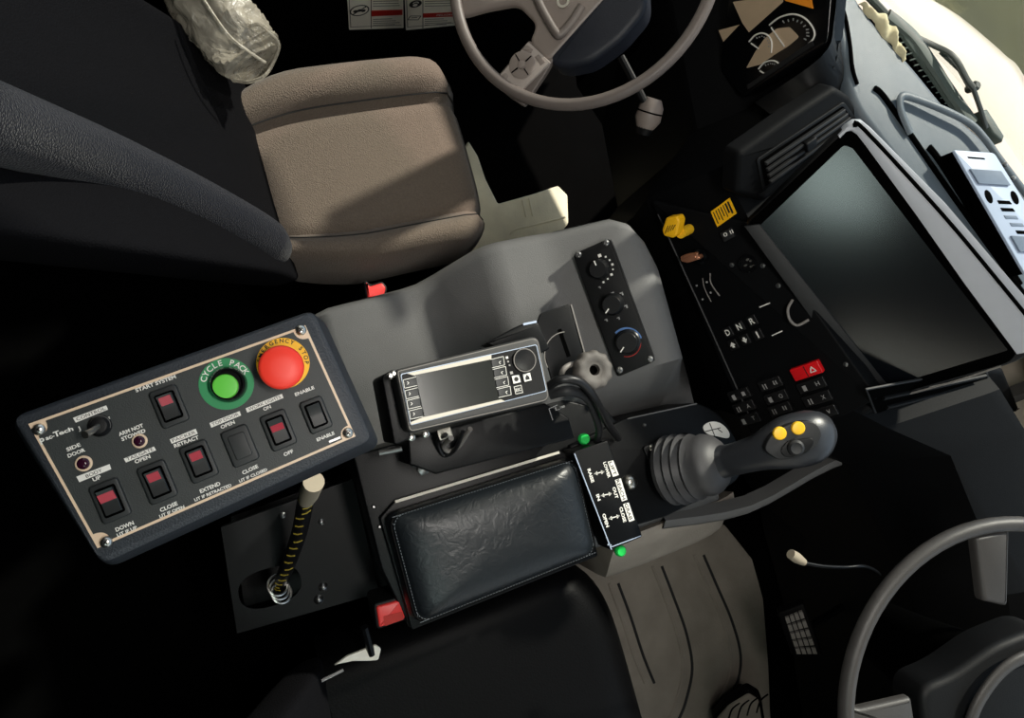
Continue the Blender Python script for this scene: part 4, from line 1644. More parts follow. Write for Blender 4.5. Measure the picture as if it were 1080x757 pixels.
    # indicator lamps
    for x, y, r in ((88.2, 488.7, 8.6), (147.2, 465, 8.0)):
        u, v = F.uv(x, y, .003)
        g = MB().lathe(F, u, v, [(r * px, H), (r * px, .0032), (r * .86 * px, .0042), (r * .76 * px, .0042)], 28).build('indicator_lamp', 'panel_border', t)
        MB().lathe(F, u, v, [(r * .76 * px, .002), (r * .74 * px, .0046), (r * .5 * px, .0062), (r * .2 * px, .0068)], 24).build('lens', 'lens_dim', g)
    # toggle switch
    u, v = F.uv(105, 449, .004)
    b = MB().lathe(F, u, v, [(12 * px, H), (12 * px, .004), (9.5 * px, .0062), (8.5 * px, .009), (6 * px, .0095)], 28).build('toggle_switch', 'black_plastic', t)
    MB().ring(F, u, v, 9.6 * px, 11.4 * px, .004, .0052, 32, -.6, 1.9).build('nut_ring', 'steel', b)
    MB().tube([F.W(u, v, .008), F.P(97, 454.5, .018), F.P(89.5, 458.5, .026)], [3 * px, 3.3 * px, 4.2 * px], 14).build('lever', 'chrome', b)
    # green push button
    u, v = F.uv(239, 404.7, H)
    g = MB().lathe(F, u, v, [(30 * px, H), (30 * px, H + .0008)], 56).build('push_button', 'green_ring', t, smooth=0)
    u2, v2 = F.uv(241, 405.5, H)
    MB().lathe(F, u2, v2, [(21 * px, H), (20 * px, .010), (18 * px, .014), (16.5 * px, .014), (16 * px, .008)], 40).build('collar', 'black_gloss', g)
    uu, vv = F.uv(237.5, 407.5, .013)
    MB().lathe(F, uu, vv, [(14.2 * px, .004), (14.2 * px, .0125), (13.2 * px, .0136), (8 * px, .0140)], 40).build('button_cap', 'green_button', g)
    m = MB()
    an = [math.radians(a) for a in (157, 142, 126.5, 111, 96, 81, 66.5, 51, 37, 23)]
    m.arctext(F, u, v, 21.8 * px, 'CYCLE PACK', [a - math.radians(11) for a in an], 6.6 * px, H + .0009)
    m.build('lettering', 'white_print', g, smooth=0)
    # emergency stop
    u, v = F.uv(298.7, 383.0, H)
    g = MB().lathe(F, u, v, [(30.3 * px, H), (30.3 * px, H + .0008)], 56).build('emergency_stop', 'yellow_ring', t, smooth=0)
    m = MB()
    st = 'EMERGENCY STOP'
    an = [math.radians(152 - 13.2 * i) for i in range(len(st))]
    m.arctext(F, u, v, 24.6 * px, st, an, 4.8 * px, H + .0009, bold=.02)
    m.build('lettering', 'black_print', g, smooth=0)
    MB().lathe(F, u, v, [(13 * px, H), (13 * px, .014)], 28).build('stem', 'black_plastic', g)
    uu, vv = F.uv(296.6, 387, .030)
    MB().lathe(F, uu, vv, [(13 * px, .013), (20 * px, .015), (24.8 * px, .020), (25.4 * px, .026), (24.4 * px, .029), (21.5 * px, .0305), (10 * px, .0315), (3 * px, .0317)], 56).build('mushroom_cap', 'red_button', g, smooth=50)
    # legends
    boxes = [([(77, 440.6), (112, 427.4), (114, 431.8), (80, 445.6)], 'CONTROL', 'panel_border'), ([(80.6, 502.5), (115.5, 489.3), (117.4, 494.6), (83.8, 508.4)], 'BODY', 'white_print'), ([(130.6, 483.5), (162.3, 470.8), (164.6, 474.8), (133, 487.6)], 'TAILGATE', 'white_print'),
             ([(179, 463.3), (206.4, 452), (208.6, 457.3), (181.2, 467.8)], 'PACKER', 'white_print'), ([(221, 446), (252.7, 433.4), (254.3, 438), (222.9, 450.9)], 'TOP DOOR', 'white_print'), ([(259, 430.5), (297.3, 415.2), (299, 419.5), (260.8, 435)], 'WORK LIGHTS', 'white_print')]
    for q, s, mm in boxes:
        lp = MB().prism(F, F.q(q, H), H, H + .0004).build('label_plate', 'white_print', t, smooth=0)
        a, b, c, d = (V(p) for p in q)
        f0, f1 = (.24, .74) if s == 'BODY' else (.06, .94)
        p0 = d.lerp(c, f0).lerp(a.lerp(b, f0), .2)
        p1 = d.lerp(c, f1).lerp(a.lerp(b, f1), .2)
        MB().text(F, s, tuple(p0), tuple(p1), H + .0004, 3.6 * px, bold=0).build('lettering', 'black_print', lp, smooth=0)
    for s, p0, p1, h in (('SIDE', (71, 476), (85.5, 470.2), 4.2), ('DOOR', (72.3, 482.6), (90.3, 475.6), 4.2), ('UP', (98, 505.9), (106.5, 502.3), 4.4), ('DOWN', (122.8, 560.6), (141.7, 552.6), 4.6), ('LIT IF UP', (124.2, 566), (145, 557.2), 3.8),
                         ('OPEN', (142.6, 488), (158.8, 481.8), 4.4), ('CLOSE', (169.6, 540), (187.8, 532.2), 4.6), ('LIT IF OPEN', (168.8, 546), (195, 535.4), 3.6), ('START SYSTEM', (143.7, 413.6), (186, 398.6), 4.4), ('ARM NOT', (126, 459.9), (151.7, 450), 4.4), ('STOWED', (129, 465), (153.9, 455.4), 4.4),
                         ('RETRACT', (184, 471.2), (209.8, 461.6), 4.4), ('EXTEND', (211.7, 520), (232.9, 511.2), 4.6), ('LIT IF RETRACTED', (205.7, 528.6), (244.6, 512.6), 3.6), ('OPEN', (233.2, 451.4), (247.8, 445.4), 4.2), ('CLOSE', (256.4, 500.4), (272.7, 492.8), 4.4), ('LIT IF CLOSED', (252.9, 508.8), (282.2, 496), 3.6),
                         ('ON', (278.2, 432.4), (285.9, 429), 4.2), ('OFF', (300, 481.2), (309.7, 477), 4.4), ('ENABLE', (311.8, 417.8), (331.9, 409.8), 4.2), ('ENABLE', (334.7, 465.4), (353.2, 457.8), 4.2), ('J', (83, 454), (85.5, 453), 4.5), ('F', (114, 444), (117, 443), 4.5)):
        dn = {'UP': 2.0, 'OPEN': .9, 'RETRACT': .9, 'ON': .9}.get(s, 0)
        MB().text(F, s, (p0[0] + dn * .34, p0[1] + dn * .94), (p1[0] + dn * .34, p1[1] + dn * .94), H, h * px * .92, bold=.03).build('legend', 'white_print', t, smooth=0)
    lg = MB()
    lg.text(F, 'P', (43.5, 469), (48.5, 467.2), H, 6.6 * px, bold=.03)
    lg.text(F, 'ac-', (48.8, 464.2), (58.0, 461), H, 4.6 * px, bold=.03)
    lg.text(F, 'T', (57.6, 461), (64, 458.6), H, 5.6 * px, bold=.03)
    lg.text(F, 'ech', (63.0, 458.8), (77.8, 453.4), H, 4.4 * px, bold=.03)
    lg.build('logo', 'white_print', t, smooth=0)
    m = MB()
    m.line(F, (347, 466), (359, 461), 2.6 * px, H, H + .0004)
    m.build('serial_label', 'steel', t, smooth=0)
    return F


build_control_box()


def build_box_stand():
    t = thing('box_stand', (-.08, -.2, 0), 'grey steel floor stand with an oval opening below the control box', 'stand')
    F = horiz(.52)
    out = F.q([(233, 556), (372, 505), (400, 625), (250, 668)], 0)
    # plate with an oval hole, built as a loft between outline and hole rim
    u0, v0 = F.uv(285, 619)
    n = 48
    d = V(F.uv(310, 611)) - V(F.uv(255, 627))
    ax = d.normalized()
    ay = V((-ax.y, ax.x))
    hole, outer = [], []
    poly = [V(p) for p in ccw(out)]
    c = V((u0, v0))
    for i in range(n):
        a = 2 * math.pi * i / n
        ca, sa = math.cos(a), math.sin(a)
        hole.append(c + ax * (.048 * math.copysign(abs(ca) ** .8, ca)) + ay * (.030 * math.copysign(abs(sa) ** .8, sa)))
        dr = (ax * ca + ay * sa).normalized()
        best = 9
        for j in range(4):
            p, q = poly[j - 1], poly[j]
            e = q - p
            den = dr.x * e.y - dr.y * e.x
            if abs(den) < 1e-9:
                continue
            w = p - c
            tt = (w.x * e.y - w.y * e.x) / den
            ss = (w.x * dr.y - w.y * dr.x) / den
            if tt > 0 and -1e-6 <= ss <= 1.000001:
                best = min(best, tt)
        outer.append(c + dr * best)
    # snap the true corners
    for p in poly:
        k = min(range(n), key=lambda i: (outer[i] - p).length)
        outer[k] = p
    R = [[F.W(*p, -.004) for p in hole], [F.W(*p, 0) for p in hole], [F.W(*p, 0) for p in outer], [F.W(*p, -.02) for p in outer], [F.W(*p, -.004) for p in hole]]
    MB().loft(R, False, False).build('top_plate', 'stand_steel', t, smooth=0)
    MB().prism(F, [tuple(p) for p in inset([tuple(p) for p in poly], .004)], -.519, -.15).build('column', 'black_steel', t, smooth=0)
    m = MB()
    m.prism(horiz(.0), horiz(.0).q([(300, 500), (340, 490), (352, 520), (312, 534)], 0), .50, .979, .002)
    # upright that carries the box
    bpy_o = m
    P = horiz(.52)
    a = P.uv(330, 520)
    m2 = MB()
    m2.box(P, -.06, 0.0, -.03, .03, 0, .459, .003)
    m.b.free()
    m2.build('upright', 'black_steel', t)
    for x, y in ((298, 543), (339, 550), (341, 619), (336, 632)):
        MB().lathe(F, *F.uv(x, y), [(.005 if y < 600 else .008, 0), (.005, .004), (.002, .006)], 12).build('bolt', 'steel', t)


build_box_stand()


def build_sleeve():
    t = thing('cable_sleeve', pz(300, 610, .53), 'black braided cable sleeve with yellow tracer entering the oval opening', 'cable sleeve')
    pts = spline([pz(327, 516, .80), pz(322, 530, .75), pz(316, 560, .68), pz(306, 590, .60), pz(297, 612, .53), pz(296, 618, .49)], 8)
    MB().tube(pts, .011, 14).build('braid', 'cable_black', t, smooth=80)
    m = MB()
    L = len(pts)
    R = random.Random(2)
    for i in range(3, L - 5, 2):
        p = pts[i]
        ax = (pts[i + 1] - pts[i - 1]).normalized()
        toc = (CAM - p)
        a = (toc - ax * toc.dot(ax)).normalized()
        b = ax.cross(a)
        s = R.uniform(-.5, .5)
        q = [p + (a * math.cos(s + k * .5) + b * math.sin(s + k * .5)) * .0112 + ax * (.004 * k) for k in (-1, 0, 1)]
        m.tube(q, .0011, 5)
    m.build('tracer', 'yellow_thread', t)
    MB().tube([pz(331, 508, .84), pz(326, 520, .79), pz(323, 528, .76)], [.013, .013, .010], 14).build('tape_wrap', 'paper', t, smooth=60)
    m = MB()
    for k in range(3):
        c = pz(293 + k * 2, 617 + k * 4, .535)
        ax = V((.45, .25, .85)).normalized()
        a = ax.cross(V((0, 0, 1))).normalized()
        b = ax.cross(a)
        m.tube([c + (a * math.cos(w) + b * math.sin(w)) * .016 for w in [x * 2 * math.pi / 24 for x in range(24)]], .002, 6, closed=True)
    m.build('metal_ring', 'chrome', t)


build_sleeve()


# ------------------------------------------------------------------ seats
def seat(name, label, y0, y1, x0, x1, z, fab, seamy, back, bfab):
    t = thing(name, ((x0 + x1) / 2, (y0 + y1) / 2, 0), label, 'seat')
    m = MB()
    nx, ny = 18, 33
    G = []
    for i in range(nx):
        a = i / (nx - 1)
        row = []
        for j in range(ny):
            b = j / (ny - 1)
            y = y0 + (y1 - y0) * b
            # plan outline: slight rounding at the front corners
            fr = x1 - .05 * abs(2 * b - 1) ** 4 - (.0 if seamy else .03 * abs(2 * b - 1) ** 6)
            x = x0 + (fr - x0) * a
            if seamy:
                y -= .075 * max(0, 1 - a / .42) ** 2 * b ** 3
                y += .07 * max(0, 1 - a / .5) ** 1.5 * (1 - b) ** 3
            h = z + .012 * math.sin(math.pi * a)
            for s in seamy:
                d = (b - s) / .022
                h -= .014 * math.exp(-d * d)
            if seamy:
                if b < seamy[0]:
                    h += .026 * math.sin(math.pi * min(1, b / seamy[0])) ** .7 + .012
                elif b > seamy[1]:
                    h += .030 * math.sin(math.pi * min(1, (1 - b) / (1 - seamy[1]))) ** .7 + .014
            ed = min(b, 1 - b) / .09
            if ed < 1:
                h -= .06 * (1 - math.sqrt(max(0, 1 - (1 - ed) ** 2)))
            ef = (1 - a) / .14
            if ef < 1:
                h -= .07 * (1 - math.sqrt(max(0, 1 - (1 - ef) ** 2)))
            row.append(V((x, y, h)))
        G.append(row)
    # closed rings across: top row then underside
    R = []
    for row in G:
        lo = z - .13
        R.append(row + [V((row[-1].x, row[-1].y, lo)), V((row[0].x, row[0].y, lo))])
    m.loft(R)
    cu = m.build('cushion', fab, t, smooth=70)
    if seamy:
        mm = MB()
        for s in seamy:
            mm = MB()
            j = round(s * (ny - 1))
            mm.tube([G[i][j] + V((0, 0, .001)) for i in range(1, nx)], .0016, 6)
            mm.build('seam', 'black_print', cu)
    MB().box(G0, x0 + .02, x1 - .08, y0 + .03, y1 - .03, 0.0, z - .12, .01).build('seat_base', 'black_void', t)
    if back:
        # reclined backrest: cross sections from bottom to top
        m = MB()
        R = []
        n = 14
        for i in range(n):
            s = i / (n - 1)
            cx = back[0] + (back[1] - back[0]) * s
            cz = back[2] + (back[3] - back[2]) * s
            w = (y1 - y0) / 2 * (1.0 - .03 * s - (.25 * max(0, s - .85) / .15) ** 2 * 2)
            cy = (y0 + y1) / 2
            k = math.sin(math.pi * min(1, s * 3 + .25) / 2)
            ring = []
            for j in range(28):
                a = 2 * math.pi * j / 28
                ca, sa = math.cos(a), math.sin(a)
                yy = w * math.copysign(abs(sa) ** .45, sa)
                th = .055 * k * (.35 if s > .98 else 1)
                xx = th * math.copysign(abs(ca) ** .6, ca)
                if ca > 0:
                    xx += .045 * (abs(yy) / w) ** 5 * k
                    xx -= .012
                ring.append(V((cx + xx, cy + yy, cz)))
            R.append(ring)
        m.loft(R)
        m.build('backrest', 'seat_black', t, smooth=70, sub=1)
        if seamy:
            m = MB()
            pts = spline([pz(296, 268, .535), pz(286, 260, .56), pz(262, 244, .61), (pz(200, 212, .71)), pz(120, 176, .83), pz(40, 146, .95), pz(-60, 112, 1.08)], 6)
            L = len(pts)
            rr = [.012 + .026 * min(1, (i / 8)) ** .6 for i in range(L)]
            m.tube(pts, rr, 20, flat=1.0)
            m.build('side_bolster', bfab, t, smooth=80)
    return t


drv = seat('driver_seat', 'brown-grey fabric seat facing the upper steering wheel', .222, .60, .0, .47, .475, 'seat_fabric', (.17, .77), (.075, -.30, .46, 1.12), 'seat_back')
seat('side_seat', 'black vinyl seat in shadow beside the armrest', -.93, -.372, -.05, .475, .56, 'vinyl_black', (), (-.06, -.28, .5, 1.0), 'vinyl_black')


# ------------------------------------------------------------------ steering wheels
def rim(F, r, w, n=72):
    return MB().tube([F.W(r * math.cos(2 * math.pi * i / n), r * math.sin(2 * math.pi * i / n)) for i in range(n)], w, 16, closed=True)


def slab(F, pts, h0, h1, r=.01, bev=.006):
    return MB().prism(F, rpoly(F.q(pts, h1), r, 4), h0, h1, bev)


def build_left_wheel():
    c = pz(611, -37, .88)
    ti = math.radians(38)
    n = V((-math.sin(ti), 0, math.cos(ti)))
    F = Fr(c, V((0, -1, 0)), n.cross(V((0, -1, 0))))
    t = thing('steering_wheel', c, 'taupe steering wheel with a thumb pad, in front of the fabric seat', 'steering wheel')
    rim(F, .1895, .0088).build('rim', 'wheel_grip', t, smooth=80)
    slab(F, [(484, 18), (486, -12), (512, -16), (545, -4), (560, -30), (600, -50), (640, -60), (655, -20), (610, 30), (578, 66), (557, 44), (566, 26), (545, 4), (512, 10)], -.014, -.002, .012).build('spoke', 'wheel_spoke', t)
    b = slab(F, [(521, 84), (558, 42), (584, 62), (576, 76), (552, 112), (534, 100)], -.014, -.004, .004, .002).build('spoke', 'wheel_grip', t)
    pad = slab(F, [(523, 84), (557, 44), (580, 65), (547, 98)], -.004, .002, .002, .001).build('thumb_pad', 'pad_plate', t)
    u, v = F.uv(551, 69)
    s = (V(F.uv(551, 69)) - V(F.uv(561, 69))).length / 10
    d = MB().lathe(F, u, v, [(13.5 * s, 0), (13.5 * s, .003), (12 * s, .004), (5 * s, .003), (4 * s, .003), (3.6 * s, .0055), (2 * s, .0062)], 32).build('direction_pad', 'device_grey', pad)
    d.data.materials[0] = MT['wheel_spoke']
    MB().ring(F, u, v, 13.2 * s, 14.6 * s, -.0002, .0012, 36).build('pad_gap', 'black_void', pad)
    m = MB()
    for a in (.3, 1.9, 3.4, 5.0):
        dd = V((math.cos(a), math.sin(a)))
        nn = V((-dd.y, dd.x)) * .5 * s
        p, q = V((u, v)) + dd * 5 * s, V((u, v)) + dd * 12.5 * s
        m.prism(F, [tuple(p - nn), tuple(q - nn), tuple(q + nn), tuple(p + nn)], .003, .0046)
    m.build('pad_gap', 'black_void', pad, smooth=0)
    for q4 in ([(550, 52), (556, 47), (562, 52), (560, 56)], [(564, 60), (568, 57), (575, 65), (570, 69)]):
        slab(F, q4, 0, .003, .001, .0006).build('key', 'wheel_spoke', pad)
    MB().lathe(F, *F.uv(533, 81), [(3.6 * s, -.002), (3.4 * s, .002), (2 * s, .003)], 18).build('round_key', 'wheel_spoke', pad)
    # hub
    hub = slab(F, [(556, 4), (562, -20), (600, -60), (680, -60), (682, 10), (655, 42), (622, 66), (592, 72), (578, 66)], -.05, -.004, .014, .010).build('hub', 'wheel_pad', t)
    m = MB()
    m.tube(spline([F.P(562, -12, .002), F.P(572, 10, .004), F.P(586, 34, .004), F.P(592, 36, .002), F.P(604, 22, .0), F.P(614, 6, -.002)], 6), .006, 8)
    m.build('hub_ridge', 'wheel_grip', hub, smooth=80)
    m = MB()
    u, v = F.uv(594, 1)
    m.ring(F, u, v, 4 * s, 6.5 * s, -.004, .001, 24)
    m.build('hub_emblem', 'chrome', hub)
    # column below the wheel
    m = MB()
    d0 = F.W(0, 0, -.05)
    m.tube([d0, d0 - n * .10, d0 - n * .24], [.06, .05, .045], 20)
    m.build('column', 'black_void', t)
    t2 = thing('column_stalk', pz(690, 120, .78), 'taupe tipped column stalk just below the upper steering wheel', 'stalk')
    MB().tube([pz(655, 60, .80), pz(672, 92, .80), pz(680, 108, .795)], .006, 10).build('arm', 'black_plastic', t2)
    a, b = pz(690, 104, .80), pz(680, 135, .775)
    MB().tube([a, a.lerp(b, .25), a.lerp(b, .7), b], [.012, .019, .021, .014], 20).build('tip', 'wheel_spoke', t2, smooth=50)
    m = MB()
    ax = (b - a).normalized()
    c0 = a.lerp(b, .45)
    p = ax.cross(V((0, 0, 1))).normalized()
    q = ax.cross(p)
    m.tube([c0 + (p * math.cos(w) + q * math.sin(w)) * .0207 for w in [x * 2 * math.pi / 28 for x in range(28)]], .0012, 6, closed=True)
    m.build('tip_gap', 'black_void', t2)
    MB().tube([b - ax * .006, b + ax * .010], [.016, .011], 18).build('end_cap', 'black_plastic', t2, smooth=50)


build_left_wheel()


def build_right_wheel():
    c = pz(1068, 744, 1.03)
    ti = math.radians(10)
    n = V((-math.sin(ti), 0, math.cos(ti)))
    F = Fr(c, V((0, -1, 0)), n.cross(V((0, -1, 0))))
    t = thing('steering_wheel', c, 'grey steering wheel half in shadow on the pedals side', 'steering wheel')
    r = (F.P(916, 652) - c).length
    rim(F, r, .0100).build('rim', 'wheel_dark', t, smooth=80)
    slab(F, [(1029, 566), (1066, 558), (1064, 640), (1037, 634)], -.012, .002, .006).build('spoke', 'wheel_dark', t)
    slab(F, [(893, 742), (905, 748), (962, 735), (968, 775), (890, 775)], -.012, .0, .006).build('spoke', 'wheel_dark', t)
    hub = slab(F, [(970, 726), (1005, 712), (1050, 680), (1100, 660), (1180, 700), (1180, 820), (980, 820)], -.06, -.005, .02, .01).build('hub', 'black_plastic', t)
    m = MB()
    m.tube(spline([F.P(1021, 768, .0), F.P(1032, 740, .004), F.P(1052, 712, .006), F.P(1075, 695, .006), F.P(1110, 684, .004)], 6), .009, 10, flat=.6)
    m.build('hub_arc', 'wheel_dark', hub, smooth=80)
    m = MB()
    d0 = F.W(0, 0, -.05)
    m.tube([d0, d0 - n * .12, d0 - n * .22 + V((.01, 0, 0))], [.07, .06, .05], 20)
    m.build('column', 'black_void', t)


build_right_wheel()


def build_right_stalk():
    t = thing('column_stalk', pz(870, 595, .86), 'thin black stalk with a pale tip beside the lower steering wheel', 'stalk')
    MB().tube(spline([pz(846, 593, .88), pz(868, 597, .88), pz(892, 598, .875), pz(910, 597, .87), pz(922, 601, .82), pz(928, 606, .72)], 6), .0028, 8).build('arm', 'black_steel', t, smooth=70)
    MB().tube([pz(834, 584, .885), pz(840, 588, .883), pz(848, 593, .88)], [.007, .008, .005], 12).build('tip', 'paper', t, smooth=50)


build_right_stalk()


# ------------------------------------------------------------------ floor: mats and pedals
def build_mats():
    F = horiz(0.0)
    t = thing('floor_mat', pz(720, 680, 0), 'worn grey ribbed rubber mat in front of the black vinyl seat', 'floor mat')
    MB().prism(F, rpoly(F.q([(560, 612), (600, 570), (760, 550), (800, 600), (808, 700), (812, 800), (660, 810)], .0), .02), 0, .012, .004).build('mat', 'floor_mat_grey', t)
    for p in ([(688, 597), (700, 628), (714, 668), (720, 705), (713, 740), (705, 760)], [(732, 585), (745, 615), (762, 655), (771, 690), (768, 718), (757, 738)], [(642, 615), (655, 650), (668, 690), (680, 720)]):
        for dx in (0, 10):
            m = MB()
            m.tube(spline([F.P(x + dx, y, .012) for x, y in p], 6), .004, 8)
            m.build('groove_line', 'rubber' if dx else 'floor_mat_grey', t, smooth=80)
    t = thing('floor_mat', pz(560, 225, 0), 'dusty rubber mat paled as a sunlit patch before the fabric seat', 'floor mat')
    MB().prism(F, rpoly(F.q([(470, 190), (493, 150), (503, 166), (511, 190), (524, 216), (560, 206), (587, 197), (597, 207), (598, 236), (580, 262), (500, 275)], .0), .006), 0, .012, .004).build('mat', 'floor_mat_sunlit', t)  # mat cut to the sunlit patch, sunlight put into its pale colour
    m = MB()
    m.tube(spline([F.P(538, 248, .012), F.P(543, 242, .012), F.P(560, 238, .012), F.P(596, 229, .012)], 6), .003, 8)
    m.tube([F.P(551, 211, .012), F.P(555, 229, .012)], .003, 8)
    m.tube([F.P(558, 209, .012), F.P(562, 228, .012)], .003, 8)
    m.build('rib', 'floor_mat_sunlit', t, smooth=80)


build_mats()


def build_pedals():
    a = pz(790, 745, .14)
    F = Fr(a, V((.8, -.6, 0)), V((.4, .55, .55)))
    t = thing('brake_pedal', pz(790, 750, 0), 'black pedal with slanted grip ribs at the end of the grey mat', 'pedal')
    q = F.q([(752, 757), (765, 742), (790, 727), (803, 735), (812, 790), (760, 800)], 0)
    MB().prism(F, rpoly(q, .01), -.02, 0, .004).build('pedal_plate', 'vinyl_black', t)
    MB().prism(F, rpoly(inset(ccw(q), .009), .008), 0, .004).build('pedal_pad', 'floor_mat_grey', t)
    m = MB()
    for i in range(4):
        x = 768 + i * 10
        m.tube(spline([F.P(x, 760 - i * 3, .004), F.P(x + 4, 748 - i * 3, .005), F.P(x + 12, 741 - i * 3, .004)], 4), .0022, 8)
    m.build('grip_rib', 'vinyl_black', t, smooth=80)
    MB().tube([F.W(.03, -.01, -.015), F.W(.03, -.01, -.015) + V((.03, 0, -.10))], .012, 10).build('pedal_arm', 'black_steel', t)
    a = pz(845, 668, .44)
    F = Fr(a, V((.75, -.66, 0)), V((.4, .5, .6)))
    t = thing('accelerator_pedal', pz(845, 668, .40), 'black pedal with a grid of small squares beside the lower wheel', 'pedal')
    q = F.q([(824, 648), (846, 640), (865, 691), (838, 690)], 0)
    MB().prism(F, rpoly(inset(ccw(q), -.006), .006), -.015, 0, .003).build('pedal_plate', 'vinyl_black', t)
    m = MB()
    A, B, C_, D_ = (V(p) for p in F.q([(827, 650), (846, 642), (863, 690), (840, 690)], .002))
    for i in range(5):
        for j in range(4):
            p = lambda s, r: A.lerp(B, s).lerp(D_.lerp(C_, s), r)
            s0, s1, r0, r1 = j / 4 + .03, (j + 1) / 4 - .03, i / 5 + .03, (i + 1) / 5 - .03
            m.prism(F, [tuple(p(s0, r0)), tuple(p(s1, r0)), tuple(p(s1, r1)), tuple(p(s0, r1))], 0, .004)
    m.build('grip_pad', 'cable_grey', t, smooth=0)
    MB().tube([F.W(.01, 0, -.012), F.W(.01, 0, -.012) + V((.14, 0, -.02))], .008, 10).build('pedal_arm', 'black_steel', t)


build_pedals()


# ------------------------------------------------------------------ small things
def build_buckles():
    for (x, y, z, lab, qs) in ((396, 302, .47, 'red seat belt buckle between fabric seat and console', [(386, 297), (390, 302), (403, 298), (407, 303), (405, 312), (388, 314)]), (411, 648, .69, 'red seat belt buckle beside the black armrest', [(397, 640), (422, 633), (428, 652), (400, 662)])):
        F = horiz(z)
        t = thing('seat_belt_buckle', pz(x, y, z - .1), lab, 'seat belt buckle', 'seat belt buckles')
        q = rpoly(F.q(qs, 0), .003, 3)
        MB().prism(F, ccw(inset(ccw(q), -.004)), -.09, -.006, .003).build('buckle_body', 'black_plastic', t)
        MB().prism(F, q, -.02, 0, .003).build('press_button', 'buckle_red', t)
        if y > 500:
            MB().prism(F, rpoly(F.q([(404, 650), (424, 645), (426, 653), (406, 660)], .001), .002), 0, .001).build('slot', 'label_red', t)
    F = horiz(.60)
    t = thing('seat_lever', pz(380, 690, .55), 'bare metal seat lever below the lower red buckle', 'lever')
    m = MB()
    m.prism(F, rpoly(F.q([(352, 702), (366, 692), (396, 680), (402, 684), (399, 696), (388, 697), (372, 697)], 0), .003), -.006, 0, .001)
    m.build('lever_plate', 'label_white', t)
    m = MB()
    m.tube([F.P(336, 719, -.01), F.P(362, 706, -.01)], .003, 8)
    m.build('lever_rod', 'steel', t)
    m = MB()
    m.tube([F.P(392, 690, -.004), F.P(392, 690, -.004) + V((0, .05, .02))], .006, 8)
    m.build('lever_stem', 'black_steel', t)


build_buckles()


def build_door_stickers():
    # low trim panel of the left door that carries the two safety decals
    Y = YL - .004
    F = Fr((.5, Y - .042, .1), (1, 0, 0), (0, 0, 1))
    MBp = MB()
    t = thing('door_panel', (.5, Y, 0), 'black door panel behind the white safety decals', 'door panel')
    MBp.box(F, -.6, .24, -.1, .50, -.04, 0, .01)
    MBp.build('pocket_panel', 'wall_dark', t)
    def zp(x, y):
        return (360 + x / 7.714, y / 7.714)
    L1 = thing('safety_decal', F.P(395, 25), 'left white safety decal with a crossed-out hands sign and red band', 'decal', 'safety decals')
    L2 = thing('safety_decal', F.P(455, 25), 'right white safety decal with a black round sign and PELIGRO band', 'decal', 'safety decals')
    for t, q, dv, rb in ((L1, [(365, -20), (425, -20), (425.5, 29), (368, 31)], 391.5, [(391.5, 11), (424.5, 10), (424.5, 15.5), (391.5, 17)]), (L2, [(426, -20), (484, -20), (482.5, 26), (428, 31.5)], 446, [(446, 14), (483, 12.5), (483, 17), (446, 18.5)])):
        MB().prism(F, rpoly(F.q(q, 0), .003, 3), 0, .0012).build('decal_face', 'label_white', t, smooth=0)
        MB().prism(F, F.q(rb, .001), .0012, .0016).build('red_band', 'label_red', t, smooth=0)
        m = MB()
        m.line(F, (dv, -20), (dv, 30), .0016, .0012, .0016)
        for k in range(11):
            y = -16 + k * 2.6 if k < 10 else 21
        for y in (-14, -11, -8, -5, -2, 1.5, 4, 6.5, 20.5, 22.5, 24.5, 26.5):
            m.line(F, (dv + 2, y), (dv + 30 - (abs(int(y * 7)) % 9), y - .6), .0016, .0012, .0015)
        m.line(F, (q[0][0] + 2, -20), (q[3][0] + 2, 29), .0012, .0012, .0015)
        m.line(F, (q[3][0] + 2, 28.6), (q[2][0] - 2, 26.5 if t is L1 else 24), .0012, .0012, .0015)
        m.build('print', 'black_print', t, smooth=0)
    s = (F.P(379, 10) - F.P(389, 10)).length / 10
    u, v = F.uv(379, 10.5)
    m = MB()
    m.ring(F, u, v, 8.6 * s, 9.8 * s, .0012, .0017, 32)
    for a in (-5, 0, 5):
        m.lathe(F, u + a * .8 * s, v + abs(a) * -.2 * s, [(2.4 * s, .0012), (2.2 * s, .0017)], 12)
    d = V((1, 1)).normalized()
    nn = V((-d.y, d.x)) * .6 * s
    c = V((u, v))
    m.prism(F, [tuple(c - d * 9 * s - nn), tuple(c + d * 9 * s - nn), tuple(c + d * 9 * s + nn), tuple(c - d * 9 * s + nn)], .0012, .0018)
    m.build('prohibition_sign', 'black_print', L1, smooth=0)
    u, v = F.uv(438, 3.5)
    b = MB().lathe(F, u, v, [(6.6 * s, .0012), (6.6 * s, .0018)], 28).build('round_sign', 'black_print', L2, smooth=0)
    m = MB()
    m.lathe(F, u, v - 1.8 * s, [(2.5 * s, .0018), (2.5 * s, .0022)], 16)
    m.ring(F, u, v + 1.2 * s, 2.2 * s, 3.2 * s, .0018, .0022, 16, 0, math.pi)
    m.build('padlock_mark', 'white_print', b, smooth=0)
    m = MB()
    for a, c2 in (((430, 21), (433, 17)), ((433, 17), (444, 17)), ((444, 17), (441, 21)), ((441, 21), (430, 21)), ((434, 19), (440, 18.6))):
        m.line(F, a, c2, .0016, .0012, .0017)
    m.build('book_mark', 'black_print', L2, smooth=0)
    m = MB()
    m.text(F, 'PELIGRO', (460, 16.9), (479.5, 15.9), .0016, 3.0 * s)
    m.build('lettering', 'white_print', L2, smooth=0)


build_door_stickers()


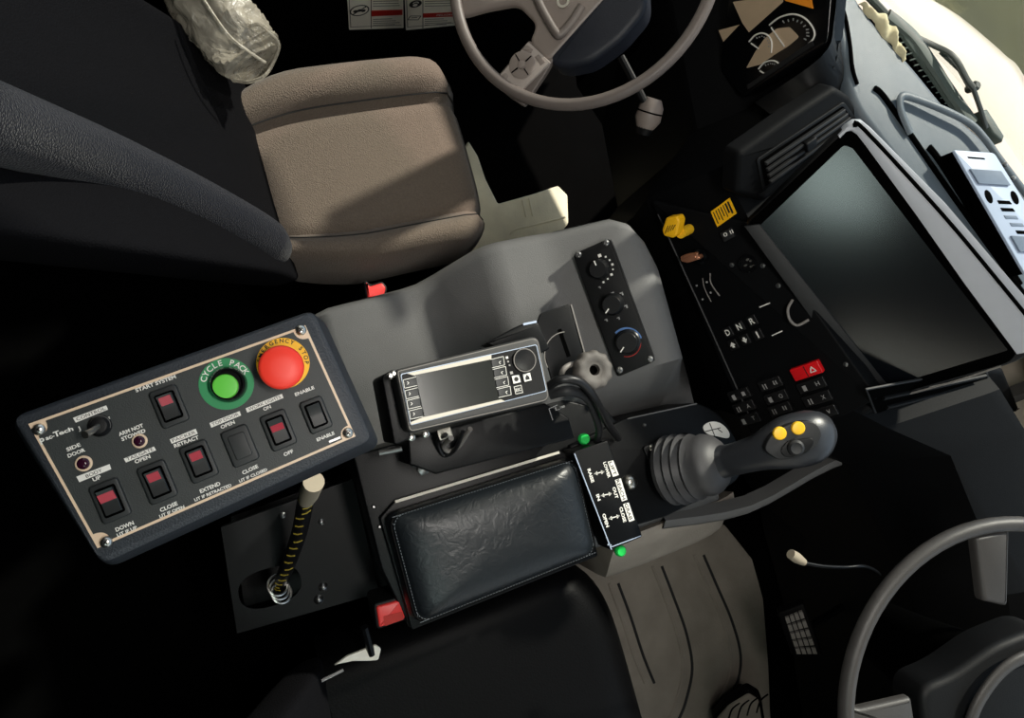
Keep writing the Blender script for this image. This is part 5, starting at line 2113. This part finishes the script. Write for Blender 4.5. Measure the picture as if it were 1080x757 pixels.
def build_bag():
    core = [pz(150, -90, .70), pz(205, -20, .68), pz(240, 25, .66), pz(258, 48, .65), pz(265, 56, .65)]
    mb = MB().tube(spline(core, 5), [.04] * 18 + [.034, .026, .016], 16, flat=1.1)
    t = mb.build('armrest', 'vinyl_black', drv, smooth=80)
    t['label'] = 'armrest wrapped in crumpled clear plastic'
    R = []
    rnd = random.Random(5)
    path = spline([pz(170, -90, .70), pz(205, -30, .69), pz(226, 5, .68), pz(243, 32, .67), pz(259, 55, .66), pz(270, 68, .66)], 8)
    L = len(path)
    for i, p in enumerate(path):
        s = i / (L - 1)
        ax = (path[min(L - 1, i + 1)] - path[max(0, i - 1)]).normalized()
        a = (V((0, 0, 1)) - ax * ax.z).normalized()
        b = ax.cross(a)
        w = .052 - .010 * s
        if s > .94:
            w *= .75
        ring = []
        for j in range(40):
            an = 2 * math.pi * j / 40
            k = 1 + .10 * math.sin(3 * an + 5 * s) + .09 * math.sin(7 * an + 9 * s) * math.sin(9 * s + an) + rnd.uniform(-.03, .03)
            ring.append(p + a * (w * k * math.cos(an)) + b * (w * k * 1.12 * math.sin(an)))
        R.append(ring)
    MB().loft(R, False, True).build('plastic_wrap', 'plastic_film', t, smooth=30)
    m = MB()
    lip = spline([pz(262, 28, .715), pz(272, 26, .72), pz(284, 34, .72), pz(294, 47, .71), pz(288, 66, .69), pz(278, 80, .68), pz(262, 86, .67), pz(248, 84, .66)], 5)
    lo = [q.lerp(pz(258, 58, .66), .42) - V((0, 0, .03)) for q in lip]
    th = [q + V((0, 0, .0)) + (q - pz(258, 58, .66)).normalized() * .004 for q in lip]
    m.loft([lo, [q + V((0, 0, rnd.uniform(-.006, .006))) for q in [x.lerp(y, .5) for x, y in zip(lo, lip)]], lip, th], False, False, closed=False)
    m.build('wrap_end', 'plastic_film', t, smooth=40)
    m = MB()
    m.tube(lip, .0022, 6)
    m.tube(spline([pz(215, 0, .735), pz(240, 36, .725), pz(262, 54, .715), pz(280, 66, .70)], 5), .0022, 6)
    m.build('wrap_fold', 'plastic_film', t, smooth=60)


build_bag()
